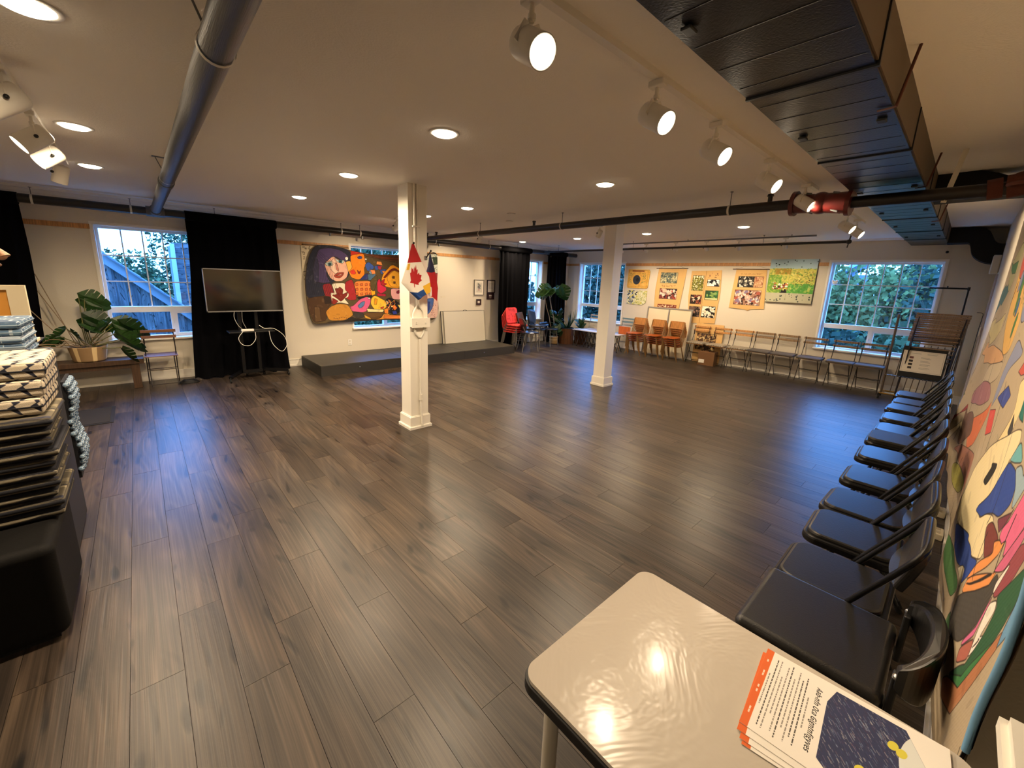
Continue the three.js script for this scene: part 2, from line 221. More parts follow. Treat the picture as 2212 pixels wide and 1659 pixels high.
rail('trim_6', 8.64, XB, ZA, ZA + 0.02, 'short wooden picture rail beside the corner curtain');
rail('trim_7', XB - 0.02, XB, ZA + 0.02, -7.83, 'short wooden picture rail left of the corner window');
rail('trim_8', XB - 0.02, XB, -6.25, -1.87, 'wooden picture rail above the paper scrolls');

// ---- windows: frame, muntins, panes; built along x with the room at +z, then turned into place
function makeWindow(name, w, put, label) {
  const h = WY1 - WY0, hw = w / 2, root = new THREE.Group(); root.name = name; root.userData = { kind: 'structure', label };
  scene.add(root); put(root);
  const f = 0.045, zt = -0.13, dpt = 0.07;
  const part = (n, geos, mat) => obj(n, geos, mat, root);
  part('window_frame', [box2(-hw, -hw + f, 0, h, zt - dpt, zt), box2(hw - f, hw, 0, h, zt - dpt, zt), box2(-hw + f, hw - f, h - f, h, zt - dpt, zt), box2(-hw + f, hw - f, 0, f, zt - dpt, zt)], M.window);
  part('window_jamb', [box2(-hw, -hw + 0.012, 0, h, zt, 0), box2(hw - 0.012, hw, 0, h, zt, 0), box2(-hw, hw, h - 0.012, h, zt, 0)], M.trim);
  part('casing', [box2(-hw - 0.03, -hw, -0.02, h + 0.03, 0, 0.014), box2(hw, hw + 0.03, -0.02, h + 0.03, 0, 0.014), box2(-hw, hw, h, h + 0.03, 0, 0.014)], M.trim);
  part('window_sill', [rbox(w + 0.06, 0.03, 0.19, 0.006, 0, 0.005, -0.04)], M.trim);
  const y0 = 0.49, y1 = h - f;                       // upper light
  part('transom_rail', [box2(-hw + f, hw - f, y0 - 0.085, y0, zt - dpt, zt + 0.01)], M.window);
  const gw = w - 2 * f;
  for (let i = 1; i < 6; i++) part('muntin', [box(0.016, y1 - y0, 0.022, -gw / 2 + gw * i / 6, (y0 + y1) / 2, zt - 0.035)], M.window);
  for (let j = 1; j < 3; j++) part('muntin', [box(gw, 0.016, 0.02, 0, y0 + (y1 - y0) * j / 3, zt - 0.035)], M.window);
  for (let i = 0; i < 6; i++) for (let j = 0; j < 3; j++) part('pane', new THREE.PlaneGeometry(gw / 6 - 0.012, (y1 - y0) / 3 - 0.012).translate(-gw / 2 + gw * (i + 0.5) / 6, y0 + (y1 - y0) * (j + 0.5) / 3, zt - 0.04), M.glass);
  part('mullion', [box2(-0.03, 0.03, f, y0 - 0.085, zt - dpt, zt)], M.window);
  part('sliding_sash', [box2(0.03, 0.055, f, y0 - 0.085, zt - 0.05, zt - 0.01), box2(hw - f - 0.025, hw - f, f, y0 - 0.085, zt - 0.05, zt - 0.01), box2(0.055, hw - f - 0.025, f, f + 0.025, zt - 0.05, zt - 0.01), box2(0.055, hw - f - 0.025, y0 - 0.11, y0 - 0.085, zt - 0.05, zt - 0.01)], M.window);
  part('latch', [rbox(0.012, 0.05, 0.02, 0.004, 0, 0.25, zt + 0.008)], M.white);
  for (const s of [-1, 1]) part('pane', new THREE.PlaneGeometry(hw - f - 0.03, y0 - 0.085 - f).translate(s * (hw - f + 0.03) / 2, (f + y0 - 0.085) / 2, zt - 0.045), M.glass);
  return root;
}
WIN_A.forEach(([a, b], i) => makeWindow('window_' + (i + 1), b - a, (r) => r.position.set((a + b) / 2, WY0, ZA), ['window with white grid looking out on a weathered barn', 'window mostly hidden behind the large figure quilt', 'narrow view of window between two black curtains'][i]));
WIN_B.forEach(([a, b], i) => makeWindow('window_' + (i + 4), b - a, (r) => { r.position.set(XB, WY0, (a + b) / 2); r.rotation.y = -Math.PI / 2; }, ['window behind the far white column', 'window with white grid behind the folding bistro chairs'][i]));

// ---- columns
function column(x, z, label, dressed) {
  const o = thing('column', label, 'column', [x, 0, z]);
  obj('shaft', metres(box2(-0.11, 0.11, 0, CEIL, -0.11, 0.11)), M.trim, o);
  obj('base', [box2(-0.128, 0.128, 0, 0.145, -0.128, 0.128), box2(-0.121, 0.121, 0.145, 0.155, -0.121, 0.121)], M.trim, o);
  obj('shoe_moulding', [box2(-0.142, 0.142, 0, 0.03, -0.142, 0.142), box2(-0.136, 0.136, 0.03, 0.036, -0.136, 0.136)], M.trim, o);
  if (dressed) {
    const fz = 0.122, c = M.trim;
    obj('conduit', [tube([V(-0.045, CEIL, fz), V(-0.045, 2, fz), V(-0.035, 1.5, fz), V(-0.03, 1.42, fz), V(-0.07, 1.34, fz), V(-0.075, 1.27, fz)], 0.0125, 60)], c, o);
    obj('conduit', [tube([V(-0.01, CEIL, fz), V(-0.01, 2, fz), V(-0.01, 1.5, fz), V(0.0, 1.42, fz), V(0.05, 1.35, fz), V(0.06, 1.27, fz)], 0.0125, 60)], c, o);
    obj('conduit', [tube([V(-0.06, 1.19, fz), V(-0.05, 1.12, fz), V(0, 1.06, fz), V(0.005, 1.0, fz), V(0.005, 0.4, fz), V(0.015, 0.03, fz + 0.02)], 0.0125, 60)], c, o);
    obj('conduit', [tube([V(0.06, 1.19, fz), V(0.05, 1.12, fz), V(0.012, 1.06, fz)], 0.011, 24)], c, o);
    obj('conduit_strap', [box(0.09, 0.014, 0.03, -0.025, 2.24, 0.12)], c, o);
    obj('conduit_coupling', [cyl(0.018, 0.018, 0.045, 0.008, 0.37, fz), cyl(0.021, 0.021, 0.012, 0.008, 0.40, fz), cyl(0.021, 0.021, 0.012, 0.008, 0.345, fz)], c, o);
    const j = obj('junction_box', [rbox(0.105, 0.1, 0.055, 0.005, -0.055, 1.232, 0.13), rbox(0.105, 0.1, 0.055, 0.005, 0.057, 1.232, 0.13), box(0.225, 0.104, 0.006, 0, 1.232, 0.16)], c, o);
    for (const s of [-0.055, 0.057]) obj('toggle', [rbox(0.012, 0.026, 0.014, 0.003, s, 1.232, 0.168)], M.white, j);
  }
  return o;
}
column(2.27, -4.135, 'nearer white square column with painted conduits and two flags', true);
column(5.835, -4.02, 'farther white square column in front of the end wall window', false);

// ---- low white post beside the mural and the dark doorway curtain
struct('trim_9', [box2(0.9, 1.14, 0, 0.9, 0.21, 0.4), box2(0.88, 1.165, 0.9, 0.925, 0.19, 0.41), box2(0.89, 1.15, 0.925, 0.945, 0.2, 0.405), box2(0.93, 1.11, 0.1, 0.8, 0.2, 0.21)], M.trim, 'low white painted post with a moulded cap at right edge');
// ================================================================== outside the windows (the hall is one floor up)
const GY = -3.2;
struct('ground', metres(box2(-40, 60, GY - 0.2, GY, -60, 40)), std('#3d4a2c', 1), 'grass outside below the windows');
const boardTex = dtex(256, 512, (u, v) => { const k = 0.72 + 0.2 * tn(u, v, 40, 4, 3) + 0.2 * tn(u, v, 6, 5, 9) - Math.max(0, tn(u, v, 16, 18, 5) - 0.38) * 2.2; return [0.46 * k, 0.465 * k, 0.47 * k]; }, true, 2, 0.6);
const boardM = ['#ffffff', '#dfe3e8', '#c9ced6'].map((c) => std(c, 0.85, { map: boardTex, bumpMap: boardTex, bumpScale: 0.004 }));
{ // weathered barn gable: eave line falls to the right
  const o = thing('barn', 'weathered grey board barn with sloping roof outside the left window', 'barn', [0, 0, -13.2]);
  const slope = -0.93, top = (x) => 1.30 + slope * (x - 0.0);           // underside of the roof along the gable
  let i = 0;
  for (let x = -4.2; x < 0.92; x += 0.2, i++) {
    const y = Math.min(top(x), top(x + 0.2));
    if (top(x) > 4.6) continue;
    obj('board', metres(slab(poly([[x + 0.004, GY], [x + 0.196, GY], [x + 0.196, top(x + 0.196)], [x + 0.004, top(x + 0.004)]]), 0.025), 1, rr(0, 3), rr(0, 3)), boardM[i % 3], o);
    if (i % 2) obj('batten', [slab(poly([[x - 0.02, GY], [x + 0.02, GY], [x + 0.02, top(x + 0.02)], [x - 0.02, top(x - 0.02)]]), 0.045)], boardM[(i + 1) % 3], o);
  }
  obj('fascia', [slab(poly([[-3.4, top(-3.4) - 0.02], [0.98, top(0.98) - 0.02], [0.98, top(0.98) + 0.2], [-3.4, top(-3.4) + 0.2]]), 0.05).translate(0, 0, 0.1)], std('#767b80', 0.7), o);
  const L = Math.hypot(4.5, 4.5 * slope), n = 22;
  for (let k = 0; k < n; k++) {
    const x0 = 1.1 - 4.5 * k / n, x1 = 1.1 - 4.5 * (k + 1) / n;
    obj('shingle_course', [slab(poly([[x0, top(x0) + 0.2], [x1, top(x1) + 0.2], [x1, top(x1) + 0.225], [x0, top(x0) + 0.245]]), 2).translate(0, 0, -1.75)], k % 2 ? M.shA || (M.shA = std('#5d646e', 0.9)) : M.shB || (M.shB = std('#4f565f', 0.9)), o);
  }
}
{ // second building: shingled wall at the right of the left window
  const o = thing('shingled_house', 'grey shingled house wall beside the barn outside the left window', 'house', [0.82, 0, -15.2]);
  obj('core', [box2(0.02, 3, GY, 2.36, -2, -0.02)], std('#59626c', 0.9), o);
  for (let y = GY, k = 0; y < 2.36; y += 0.14, k++) obj('shingle_course', [slab(poly([[0, y], [0.03, y], [0.012, y + 0.145], [0, y + 0.145]]), 3).rotateY(Math.PI / 2).translate(0, 0, 0)], boardM[k % 3], o);
  obj('corner_board', [box2(-0.03, 0.07, GY, 2.38, -0.01, 0.05)], std('#a9b2bd', 0.7), o);
}
{ // small roof seen through the right window
  const o = thing('far_cottage', 'pale roofed cottage among the trees outside the right window', 'house', [30, -1.2, -3.0]);
  obj('wall', [box2(0, 3, -2, 3.9, -2.2, 2.2)], std('#7f8790', 0.8), o);
  obj('roof', [slab(poly([[-2.7, 3.5], [0, 5.4], [2.7, 3.5], [2.7, 3.75], [0, 5.65], [-2.7, 3.75]]), 3.6).rotateY(Math.PI / 2).translate(-0.3, 0, 0)], std('#9fb0c4', 0.6), o);
  for (const z of [-0.9, 0.9]) { const f = obj('window_frame', [box2(-0.05, 0, 1.6, 2.9, z - 0.45, z + 0.45)], M.white, o); obj('pane', [box2(-0.06, -0.05, 1.7, 2.8, z - 0.36, z + 0.36)], std('#20262c', 0.2), f); }
}
// trees: trunk with limbs and a crown of leaf sprays
const leafG = (() => { const g = new THREE.PlaneGeometry(1, 0.55, 2, 1), p = g.attributes.position; for (let i = 0; i < p.count; i++) p.setZ(i, -0.25 * Math.abs(p.getX(i))); g.computeVertexNormals(); return g; })();
const leafM = ['#374c30', '#475a38', '#66703c', '#314636'].map((c) => std(c, 0.9, { side: THREE.DoubleSide }));
const bark = std('#3a3029', 0.95);
function tree(x, z, h, rx, ry, few, kind, label, size = 0.15) {
  const count = few * 6;
  const o = thing('tree', label, 'tree', [x, GY, z], 0, undefined);
  const cy = h - ry;
  obj('trunk', [rod(V(0, 0, 0), V(0.2, cy, 0), 0.22, 9, 0.1), ...[0, 1, 2, 3, 4].map((k) => rod(V(0.12, cy * 0.6 + k * 0.4, 0), V(Math.cos(k * 2.4) * rx * 0.7, cy + ry * 0.3 * Math.sin(k), Math.sin(k * 2.4) * rx * 0.7), 0.07, 6, 0.02))], bark, o);
  const m = new THREE.InstancedMesh(leafG, leafM[kind], count), q = new THREE.Object3D();
  const lumps = []; for (let k = 0; k < 16; k++) { const a = rr(0, 6.283), e = rr(-0.9, 0.95), r = 0.62; lumps.push([Math.cos(a) * Math.cos(e) * rx * r, cy + Math.sin(e) * ry * r, Math.sin(a) * Math.cos(e) * rx * r]); }
  for (let i = 0; i < count; i++) {
    const L = lumps[i % 16], a = rr(0, 6.283), e = Math.asin(rr(-1, 1)), r = 0.5 * Math.pow(rnd(), 0.4);
    q.position.set(L[0] + Math.cos(a) * Math.cos(e) * rx * r, L[1] + Math.sin(e) * ry * r, L[2] + Math.sin(a) * Math.cos(e) * rx * r);
    q.rotation.set(rr(-1.2, 1.2), rr(0, 6.283), rr(-1, 1)); q.scale.setScalar(size * rr(0.6, 1.3)); q.updateMatrix(); m.setMatrixAt(i, q.matrix);
    const c = new THREE.Color().setScalar(rr(0.6, 1.25)); m.setColorAt(i, c);
  }
  m.name = 'foliage'; m.userData.kind = 'stuff'; m.castShadow = m.receiveShadow = true; o.add(m);
}
tree(3.4, -24, 8.4, 3.4, 3.6, 2600, 0, 'tall dark leafy tree behind the barn roof');
tree(-0.6, -22.5, 5.6, 1.8, 2.2, 1500, 1, 'lower green tree just left of the tall dark tree behind the barn');
tree(8.2, -30, 8.6, 4.2, 4, 1800, 3, 'dark tree rising behind the shingled house');
tree(7.4, -15.4, 6.9, 2.4, 3.6, 2200, 1, 'dense green tree outside the window behind the quilt');
tree(10.4, -14.2, 6.9, 3.0, 3.6, 2600, 3, 'dark green tree outside the narrow corner window');
tree(15.2, -11.5, 6.7, 3.2, 3.6, 3000, 3, 'dark green tree filling the window behind the far column');
tree(16.5, -7.5, 6.9, 3.0, 3.8, 3000, 1, 'mid green tree beside the dark one outside the end wall window');
tree(17.5, -4.4, 6.6, 2.4, 3.4, 3000, 2, 'yellowish green tree at left outside the right window');
tree(17.8, -2.0, 6.7, 2.2, 3.4, 3000, 2, 'yellowish green tree in the middle outside the right window');
tree(17.5, 0.9, 7.0, 2.8, 3.8, 3000, 3, 'dark green tree at right outside the right window');
tree(25, -8.5, 8.4, 4.0, 4, 2600, 0, 'distant tall tree left of the pale roofed cottage');
tree(25, 3.0, 8.6, 4, 4.4, 2800, 3, 'distant tall tree right of the pale roofed cottage');
tree(14.2, -0.2, 4.4, 2.0, 1.6, 1500, 1, 'low bush below the right half of the right window');
tree(14.4, -3.0, 4.3, 2.2, 1.6, 1500, 3, 'low bush below the left half of the right window');
// ================================================================== lamps
const glowM = (k) => new THREE.MeshStandardMaterial({ color: '#fff4e0', roughness: 0.5, emissive: new THREE.Color().setRGB(1.0, 0.84, 0.62), emissiveIntensity: k });
const lensM = glowM(9);
function spot(parent, pos, aim, cd, angle, pen = 0.8, radius = 2) {
  const s = new THREE.SpotLight(WARM, cd, 0, angle, pen, 2); s.position.copy(pos); s.target.position.copy(aim); s.castShadow = true; s.shadow.radius = radius; s.name = 'lamp_light';
  parent.add(s); parent.add(s.target); return s;
}
const DOWN_CD = 8.2, TRACK_CD = 1.7, WASH_CD = 2.7;
const downs = [
  [-0.19, -2.53, 'round ceiling downlight in the upper left corner of the ceiling'], [-0.2, -4.35, 'round ceiling downlight just right of the left track lights'], [-0.21, -5.9, 'round ceiling downlight between the left track end and the galvanised pipe'],
  [1.65, -5.9, 'round ceiling downlight above the television, first of a slanting row of three'], [1.63, -4.2, 'round ceiling downlight midway between the television and the middle of the ceiling'], [1.62, -2.51, 'round ceiling downlight alone in the middle of the ceiling'],
  [3.45, -2.53, 'round ceiling downlight right of the middle, above the dark cross pipe'], [3.47, -5.9, 'small round ceiling downlight close beside the nearer column'], [3.44, -4.76, 'round ceiling downlight right of the nearer column'],
  [7.18, -7.6, 'round ceiling downlight above the corner curtain'], [7.2, -5.9, 'round ceiling downlight left of the farther column'], [7.14, -4.21, 'round ceiling downlight right of the farther column'], [7.04, -2.51, 'round ceiling downlight above the rightmost paper scroll'],
];
{
  let proto;
  for (const [x, z, label] of downs) {
    let o;
    if (!proto) {
      o = proto = thing('downlight', label, 'downlight', [x, CEIL, z], 0, 'recessed ceiling downlights');
      obj('trim_ring', [lathe([[0.078, 0.0], [0.082, -0.006], [0.1, -0.004], [0.102, 0]], 32)], M.white, o);
      obj('lens', [lathe([[0.079, 0], [0.078, -0.006], [0.066, -0.014], [0.04, -0.02], [0.001, -0.022]], 32)], lensM, o);
    } else o = copyOf(proto, [x, CEIL, z], 0, label, 'recessed ceiling downlights');
  }
  for (const [x, z] of downs) spot(scene, V(x, CEIL - 0.03, z), V(x, 0, z), DOWN_CD, 1.46, 0.55, 3.5);
  for (const [x, z] of [[-2, -2.5], [-2, -5.9], [3.45, -1.2], [5.3, -5.9], [5.3, -2.5], [-1.6, 0.8]]) {      // the rest of the grid, hidden by column, duct or frame
    if (x === 3.45 || (x === 5.3)) continue;
    const o = copyOf(proto, [x, x === -1.6 ? CEIL2 : CEIL, z], 0, ['round ceiling downlight beyond the left edge, above the textile stack', 'round ceiling downlight beyond the left edge, above the bench plant', 'round ceiling downlight behind the viewer by the left wall'][[-2.5, -5.9, 0.8].indexOf(z)], 'recessed ceiling downlights');
    spot(scene, V(x, (x === -1.6 ? CEIL2 : CEIL) - 0.03, z), V(x, 0, z), DOWN_CD * 0.45, 1.46, 0.55, 3.5);
  }
}
// a track head: base on the track, stem, forked arm, can, lens, knob; the can points along dir
function trackHead(pos, drop, dir, label, group, lit = true, scale = 1, cd = TRACK_CD, cone = 0.5) {
  const o = thing('track_light', label, 'track light', pos, 0, group);
  obj('adapter', [rbox(0.045, 0.028, 0.075, 0.006, 0, -0.014, 0)], M.whiteMetal, o);
  obj('stem', [rod(V(0, -0.02, 0), V(0, -drop * 0.55, 0), 0.009), rod(V(0, -drop * 0.4, 0), V(0, -drop * 0.5, 0), 0.014)], M.whiteMetal, o);
  const d = dir.clone().normalize(), side = V(0, 1, 0).cross(d).normalize(), c = V(0, -drop, 0), R = 0.052 * scale, L = 0.15 * scale;
  const arm = [];
  for (const s of [-1, 1]) arm.push(bar(V(0, -drop * 0.55, 0).addScaledVector(side, s * 0.02), c.clone().addScaledVector(side, s * (R + 0.006)), 0.006, 0.02));
  obj('yoke', arm, M.whiteMetal, o);
  const can = lathe([[0.001, 0], [R * 0.75, 0], [R * 0.95, 0.01], [R, 0.03], [R, L], [R * 0.9, L], [R * 0.88, L - 0.012]], 28);
  can.applyQuaternion(new THREE.Quaternion().setFromUnitVectors(V(0, 1, 0), d)).translate(c.x - d.x * L * 0.45, c.y - d.y * L * 0.45, c.z - d.z * L * 0.45);
  obj('can', can, M.whiteMetal, o);
  const lc = c.clone().addScaledVector(d, L * 0.55 - 0.008);
  const ln = cyl(R * 0.88, R * 0.88, 0.004, 0, 0, 0, 28); ln.applyQuaternion(new THREE.Quaternion().setFromUnitVectors(V(0, 1, 0), d)).translate(lc.x, lc.y, lc.z);
  obj('lens', ln, lit ? lensM : M.white, o);
  obj('knob', [new THREE.SphereGeometry(0.011, 10, 8).translate(c.x + side.x * (R + 0.014), c.y + side.y * (R + 0.014), c.z + side.z * (R + 0.014))], M.black, o);
  if (lit) { const w = lc.clone().add(V(...pos)).addScaledVector(d, 0.014); spot(scene, w, w.clone().add(d), cd, cone, 0.7, 2); }
  return o;
}
{ // right track, beside the duct; its heads wash the mural wall
  const tr = obj('light_track', [box2(-0.5, 4.75, CEIL - 0.028, CEIL, -1.13, -1.095), box2(5.7, 7.3, CEIL - 0.028, CEIL, -1.13, -1.095)], M.whiteMetal); tag(tr, 'long white ceiling track running beside the black duct', 'light track');
  const xs = [1.05, 1.85, 2.51, 3.43, 4.4, 6.25, 6.85], lab = ['first and largest of the track lights beside the duct', 'second track light beside the duct, counted from the camera', 'third track light beside the duct, counted from the camera', 'fourth track light beside the duct, counted from the camera', 'fifth track light beside the duct, next to the red coupling', 'nearer of the two track lights just beyond the red coupling', 'last track light beside the duct, beyond the red coupling'];
  xs.forEach((x, i) => trackHead([x, CEIL - 0.028, -1.112], 0.15, V(-0.12, -0.5, 0.8), lab[i], 'track lights beside the duct', true, 1, TRACK_CD, 1.0));
}
{ // left track
  const tr = obj('light_track', [box2(-0.385, -0.355, CEIL - 0.028, CEIL, -5.9, -2.0)], M.whiteMetal); tag(tr, 'white ceiling track at the left above the patterned textiles', 'light track');
  trackHead([-0.37, CEIL - 0.028, -3.25], 0.15, V(-0.75, -0.6, 0.15), 'largest of the left track lights, cut by the picture edge', 'left track lights', true, 1.15);
  trackHead([-0.37, CEIL - 0.028, -4.05], 0.15, V(-0.75, -0.62, 0.15), 'second of the left track lights from the picture edge', 'left track lights', true, 1.1);
  trackHead([-0.37, CEIL - 0.028, -4.7], 0.14, V(-0.7, -0.6, 0.2), 'third of the left track lights, its back turned to the wall', 'left track lights', true, 1.05);
  trackHead([-0.37, CEIL - 0.028, -5.25], 0.17, V(-0.25, -0.9, -0.25), 'unlit last head of the left track, pointing down', 'left track lights', false, 0.95);
}
{ // end wall track with small heads
  const tr = obj('light_track', [box2(8.36, 8.39, CEIL - 0.05, CEIL - 0.025, -6.0, -1.85), rod(V(8.375, CEIL - 0.03, -5.7), V(8.375, CEIL, -5.7), 0.006), rod(V(8.375, CEIL - 0.03, -2.2), V(8.375, CEIL, -2.2), 0.006), rod(V(8.375, CEIL - 0.03, -4), V(8.375, CEIL, -4), 0.006)], M.galv); tag(tr, 'thin grey track above the paper scrolls', 'light track');
  const zs = [-5.55, -4.92, -4.25, -3.62, -3.03, -2.28], ord = ['first', 'second', 'third', 'fourth', 'fifth', 'brightest and rightmost'];
  zs.forEach((z, i) => trackHead([8.375, CEIL - 0.05, z], 0.13, V(0.86, -0.62, 0.02), ord[i] + ' small track light above the scrolls, counted from the far column', 'small track lights above the scrolls', true, 0.72, WASH_CD, 0.62));
}
{ // two heads lighting the quilt and one by the far column
  trackHead([3.3, CEIL, -6.55], 0.13, V(-0.1, -0.55, -0.8), 'single spot light just left of the nearer column, aimed at the quilt', 'single spot lights', true, 0.95, WASH_CD * 1.5, 0.7);
  trackHead([5.35, CEIL, -6.95], 0.13, V(-0.05, -0.55, -0.8), 'single spot light above the flags, aimed at the stage wall', 'single spot lights', true, 0.95, WASH_CD * 1.5, 0.7);
  trackHead([5.75, CEIL, -4.25], 0.13, V(0.1, -0.8, -0.5), 'single small spot light beside the top of the farther column', 'single spot lights', true, 0.8, 6, 0.6);
}
// ================================================================== pipes
function hanger(o, p, r, up, wire = 0.004, mat = M.galv) {
  const h = obj('pipe_hanger', [rod(V(p.x, p.y + r, p.z), V(p.x, up, p.z), wire, 6), cyl(0.014, 0.014, 0.006, p.x, up - 0.003, p.z)], mat, o); return h;
}
const ring = (p, axis, r, w) => { const g = new THREE.CylinderGeometry(r, r, w, 20, 1, true); if (axis === 'x') g.rotateZ(Math.PI / 2); else g.rotateX(Math.PI / 2); return g.translate(p.x, p.y, p.z); };
const clampM = new THREE.MeshStandardMaterial({ color: '#d9d3c4', roughness: 0.5, side: THREE.DoubleSide });
{ // along the stage wall
  const o = thing('curtain_pipe', 'dark pipe along the stage wall carrying the black curtains', 'pipe', [0, 0, 0]), y = 2.49, z = -7.95, r = 0.055;
  obj('pipe', [rod(V(XL, y, z), V(XB - 0.05, y, z), r, 20)], M.pipe, o);
  for (const x of [-0.85, 0.05, 1.0, 2.9, 3.25, 4.9, 6.4, 7.35, 8.9]) {
    obj('clamp', [ring(V(x, y, z), 'x', r + 0.004, 0.022)], clampM, o); hanger(o, V(x, y, z), r, CEIL - 0.03);
  }
  for (const x of [2.7, 3.3, 5.0, 8.6]) obj('sprinkler', [cyl(0.016, 0.016, 0.05, x, y - 0.07, z, 8), cyl(0.026, 0.026, 0.004, x, y - 0.1, z, 10), box(0.004, 0.03, 0.03, x, y - 0.09, z)], M.steel, o);
}
{ // galvanised pipe across the left ceiling
  const o = thing('galvanised_pipe', 'grey galvanised pipe running overhead at the left', 'pipe', [0, 0, 0]), y = 2.5, x = 0.305, r = 0.055;
  obj('pipe', [rod(V(x, y, 1.2), V(x, y, -7.85), r, 24)], M.galv, o);
  for (const z of [-1.95, -4.9]) { obj('clamp', [ring(V(x, y, z), 'z', r + 0.005, 0.022)], clampM, o); obj('pipe_hanger', [rod(V(x - 0.03, y + r, z), V(x - 0.07, CEIL, z), 0.004, 6), rod(V(x + 0.03, y + r, z), V(x + 0.02, CEIL, z), 0.004, 6), box(0.13, 0.005, 0.03, x - 0.025, CEIL - 0.003, z)], M.galv, o); }
  obj('coupling', [rod(V(x, y, -5.1), V(x, y, -5.24), r + 0.006, 24)], M.galv, o);
  obj('tee', [rod(V(x, y, -7.72), V(x, y, -7.9), r + 0.014, 24), rod(V(x - 0.1, 2.49, -7.95), V(x + 0.1, 2.49, -7.95), 0.07, 20)], M.galv, o);
}
const redM = phys('#5a1512', 0.35, { clearcoat: 0.5, clearcoatRoughness: 0.3 }), rustM = std('#6a3322', 0.6, { bumpMap: grit, bumpScale: 0.004 });
{ // main cross pipe
  const o = thing('cross_pipe', 'dark cross pipe hanging under the ceiling with red couplings', 'pipe', [0, 0, 0]), x = 4.47, y = 2.485, r = 0.045;
  obj('pipe', [rod(V(x, y, -7.9), V(x, y, -1.15), r, 20)], M.pipe, o);
  obj('pipe', [rod(V(x - 0.02, y - 0.03, -0.8), V(x - 0.02, y - 0.03, 0.2), r, 20)], M.pipe, o);
  for (const z of [-1.75, -3.95, -5.8]) { obj('clamp', [ring(V(x, y, z), 'z', r + 0.005, 0.02)], clampM, o); hanger(o, V(x, y, z), r, CEIL); }
  for (const z of [-1.4, -4.5, -7.2, -7.55]) obj('sprinkler', [cyl(0.02, 0.02, 0.07, x, y + 0.06, z, 10), cyl(0.03, 0.024, 0.02, x, y + 0.1, z, 10), rbox(0.05, 0.04, 0.07, 0.01, x, y + 0.02, z)], M.pipe, o);
  // red flanged offset coupling, dropping a little towards the mural wall
  const a = V(x, y + 0.005, -1.22), b = V(x - 0.02, y - 0.03, -0.78), d = b.clone().sub(a), at1 = (k) => a.clone().addScaledVector(d, k);
  const c = obj('red_coupling', [rod(at1(0.06), at1(0.5), r + 0.04, 20, r + 0.03), rod(at1(0.5), at1(0.92), r + 0.034, 20, r + 0.042), new THREE.SphereGeometry(r + 0.046, 16, 12).translate(at1(0.5).x, at1(0.5).y, at1(0.5).z)], redM, o);
  for (const k of [0.02, 0.93]) obj('flange', [rod(at1(k), at1(k + 0.07), r + 0.06, 20)], redM, c);
  for (const k of [0.25, 0.7]) for (const s of [-1, 1]) obj('bolt', [rod(at1(k).add(V(s * 0.05, -0.06, 0)), at1(k + 0.12).add(V(s * 0.05, -0.075, 0)), 0.009, 8), rod(at1(k).add(V(s * 0.05, 0.075, 0)), at1(k + 0.1).add(V(s * 0.05, 0.07, 0)), 0.009, 8)], M.galv, c);
  obj('strap', [bar(V(x - 0.02, y - 0.09, -0.25), V(x + 0.03, CEIL2, -0.2), 0.03, 0.004), bar(V(x - 0.02, y - 0.08, -0.25), V(x - 0.02, y - 0.02, -0.2), 0.03, 0.004)], clampM, o);
  // rusty valve where the pipe meets the mural wall
  const v = obj('rusty_valve', [rod(V(x - 0.02, y - 0.03, -0.05), V(x - 0.02, y - 0.02, 0.02), r + 0.022, 14), rod(V(x - 0.02, y - 0.02, 0.04), V(x - 0.03, y + 0.0, 0.18), r + 0.032, 14, r + 0.02), new THREE.SphereGeometry(0.075, 14, 10).translate(x - 0.03, y - 0.005, 0.1)], rustM, o);
  obj('handwheel', [new THREE.TorusGeometry(0.06, 0.012, 8, 20).rotateX(Math.PI / 2).translate(x - 0.16, y - 0.03, 0.1), rod(V(x - 0.03, y - 0.01, 0.1), V(x - 0.16, y - 0.03, 0.1), 0.012)], rustM, v);
}
{ // thin sprinkler line before the end wall
  const o = thing('sprinkler_pipe', 'thin black sprinkler pipe in front of the end wall', 'pipe', [0, 0, 0]), x = 8.3, y = 2.5, r = 0.022;
  obj('pipe', [rod(V(x, y, -7.9), V(x, y, -1.42), r, 14)], M.pipe, o);
  obj('elbow', [new THREE.SphereGeometry(0.036, 14, 10).translate(x, y, -1.4), rod(V(x, y, -1.4), V(x, y - 0.09, -1.41), 0.008, 8), rod(V(x, y, -1.4), V(x, CEIL, -1.38), 0.01, 8)], M.pipe, o);
  for (const z of [-7.4, -5.2, -2.6]) hanger(o, V(x, y, z), r, CEIL);
}
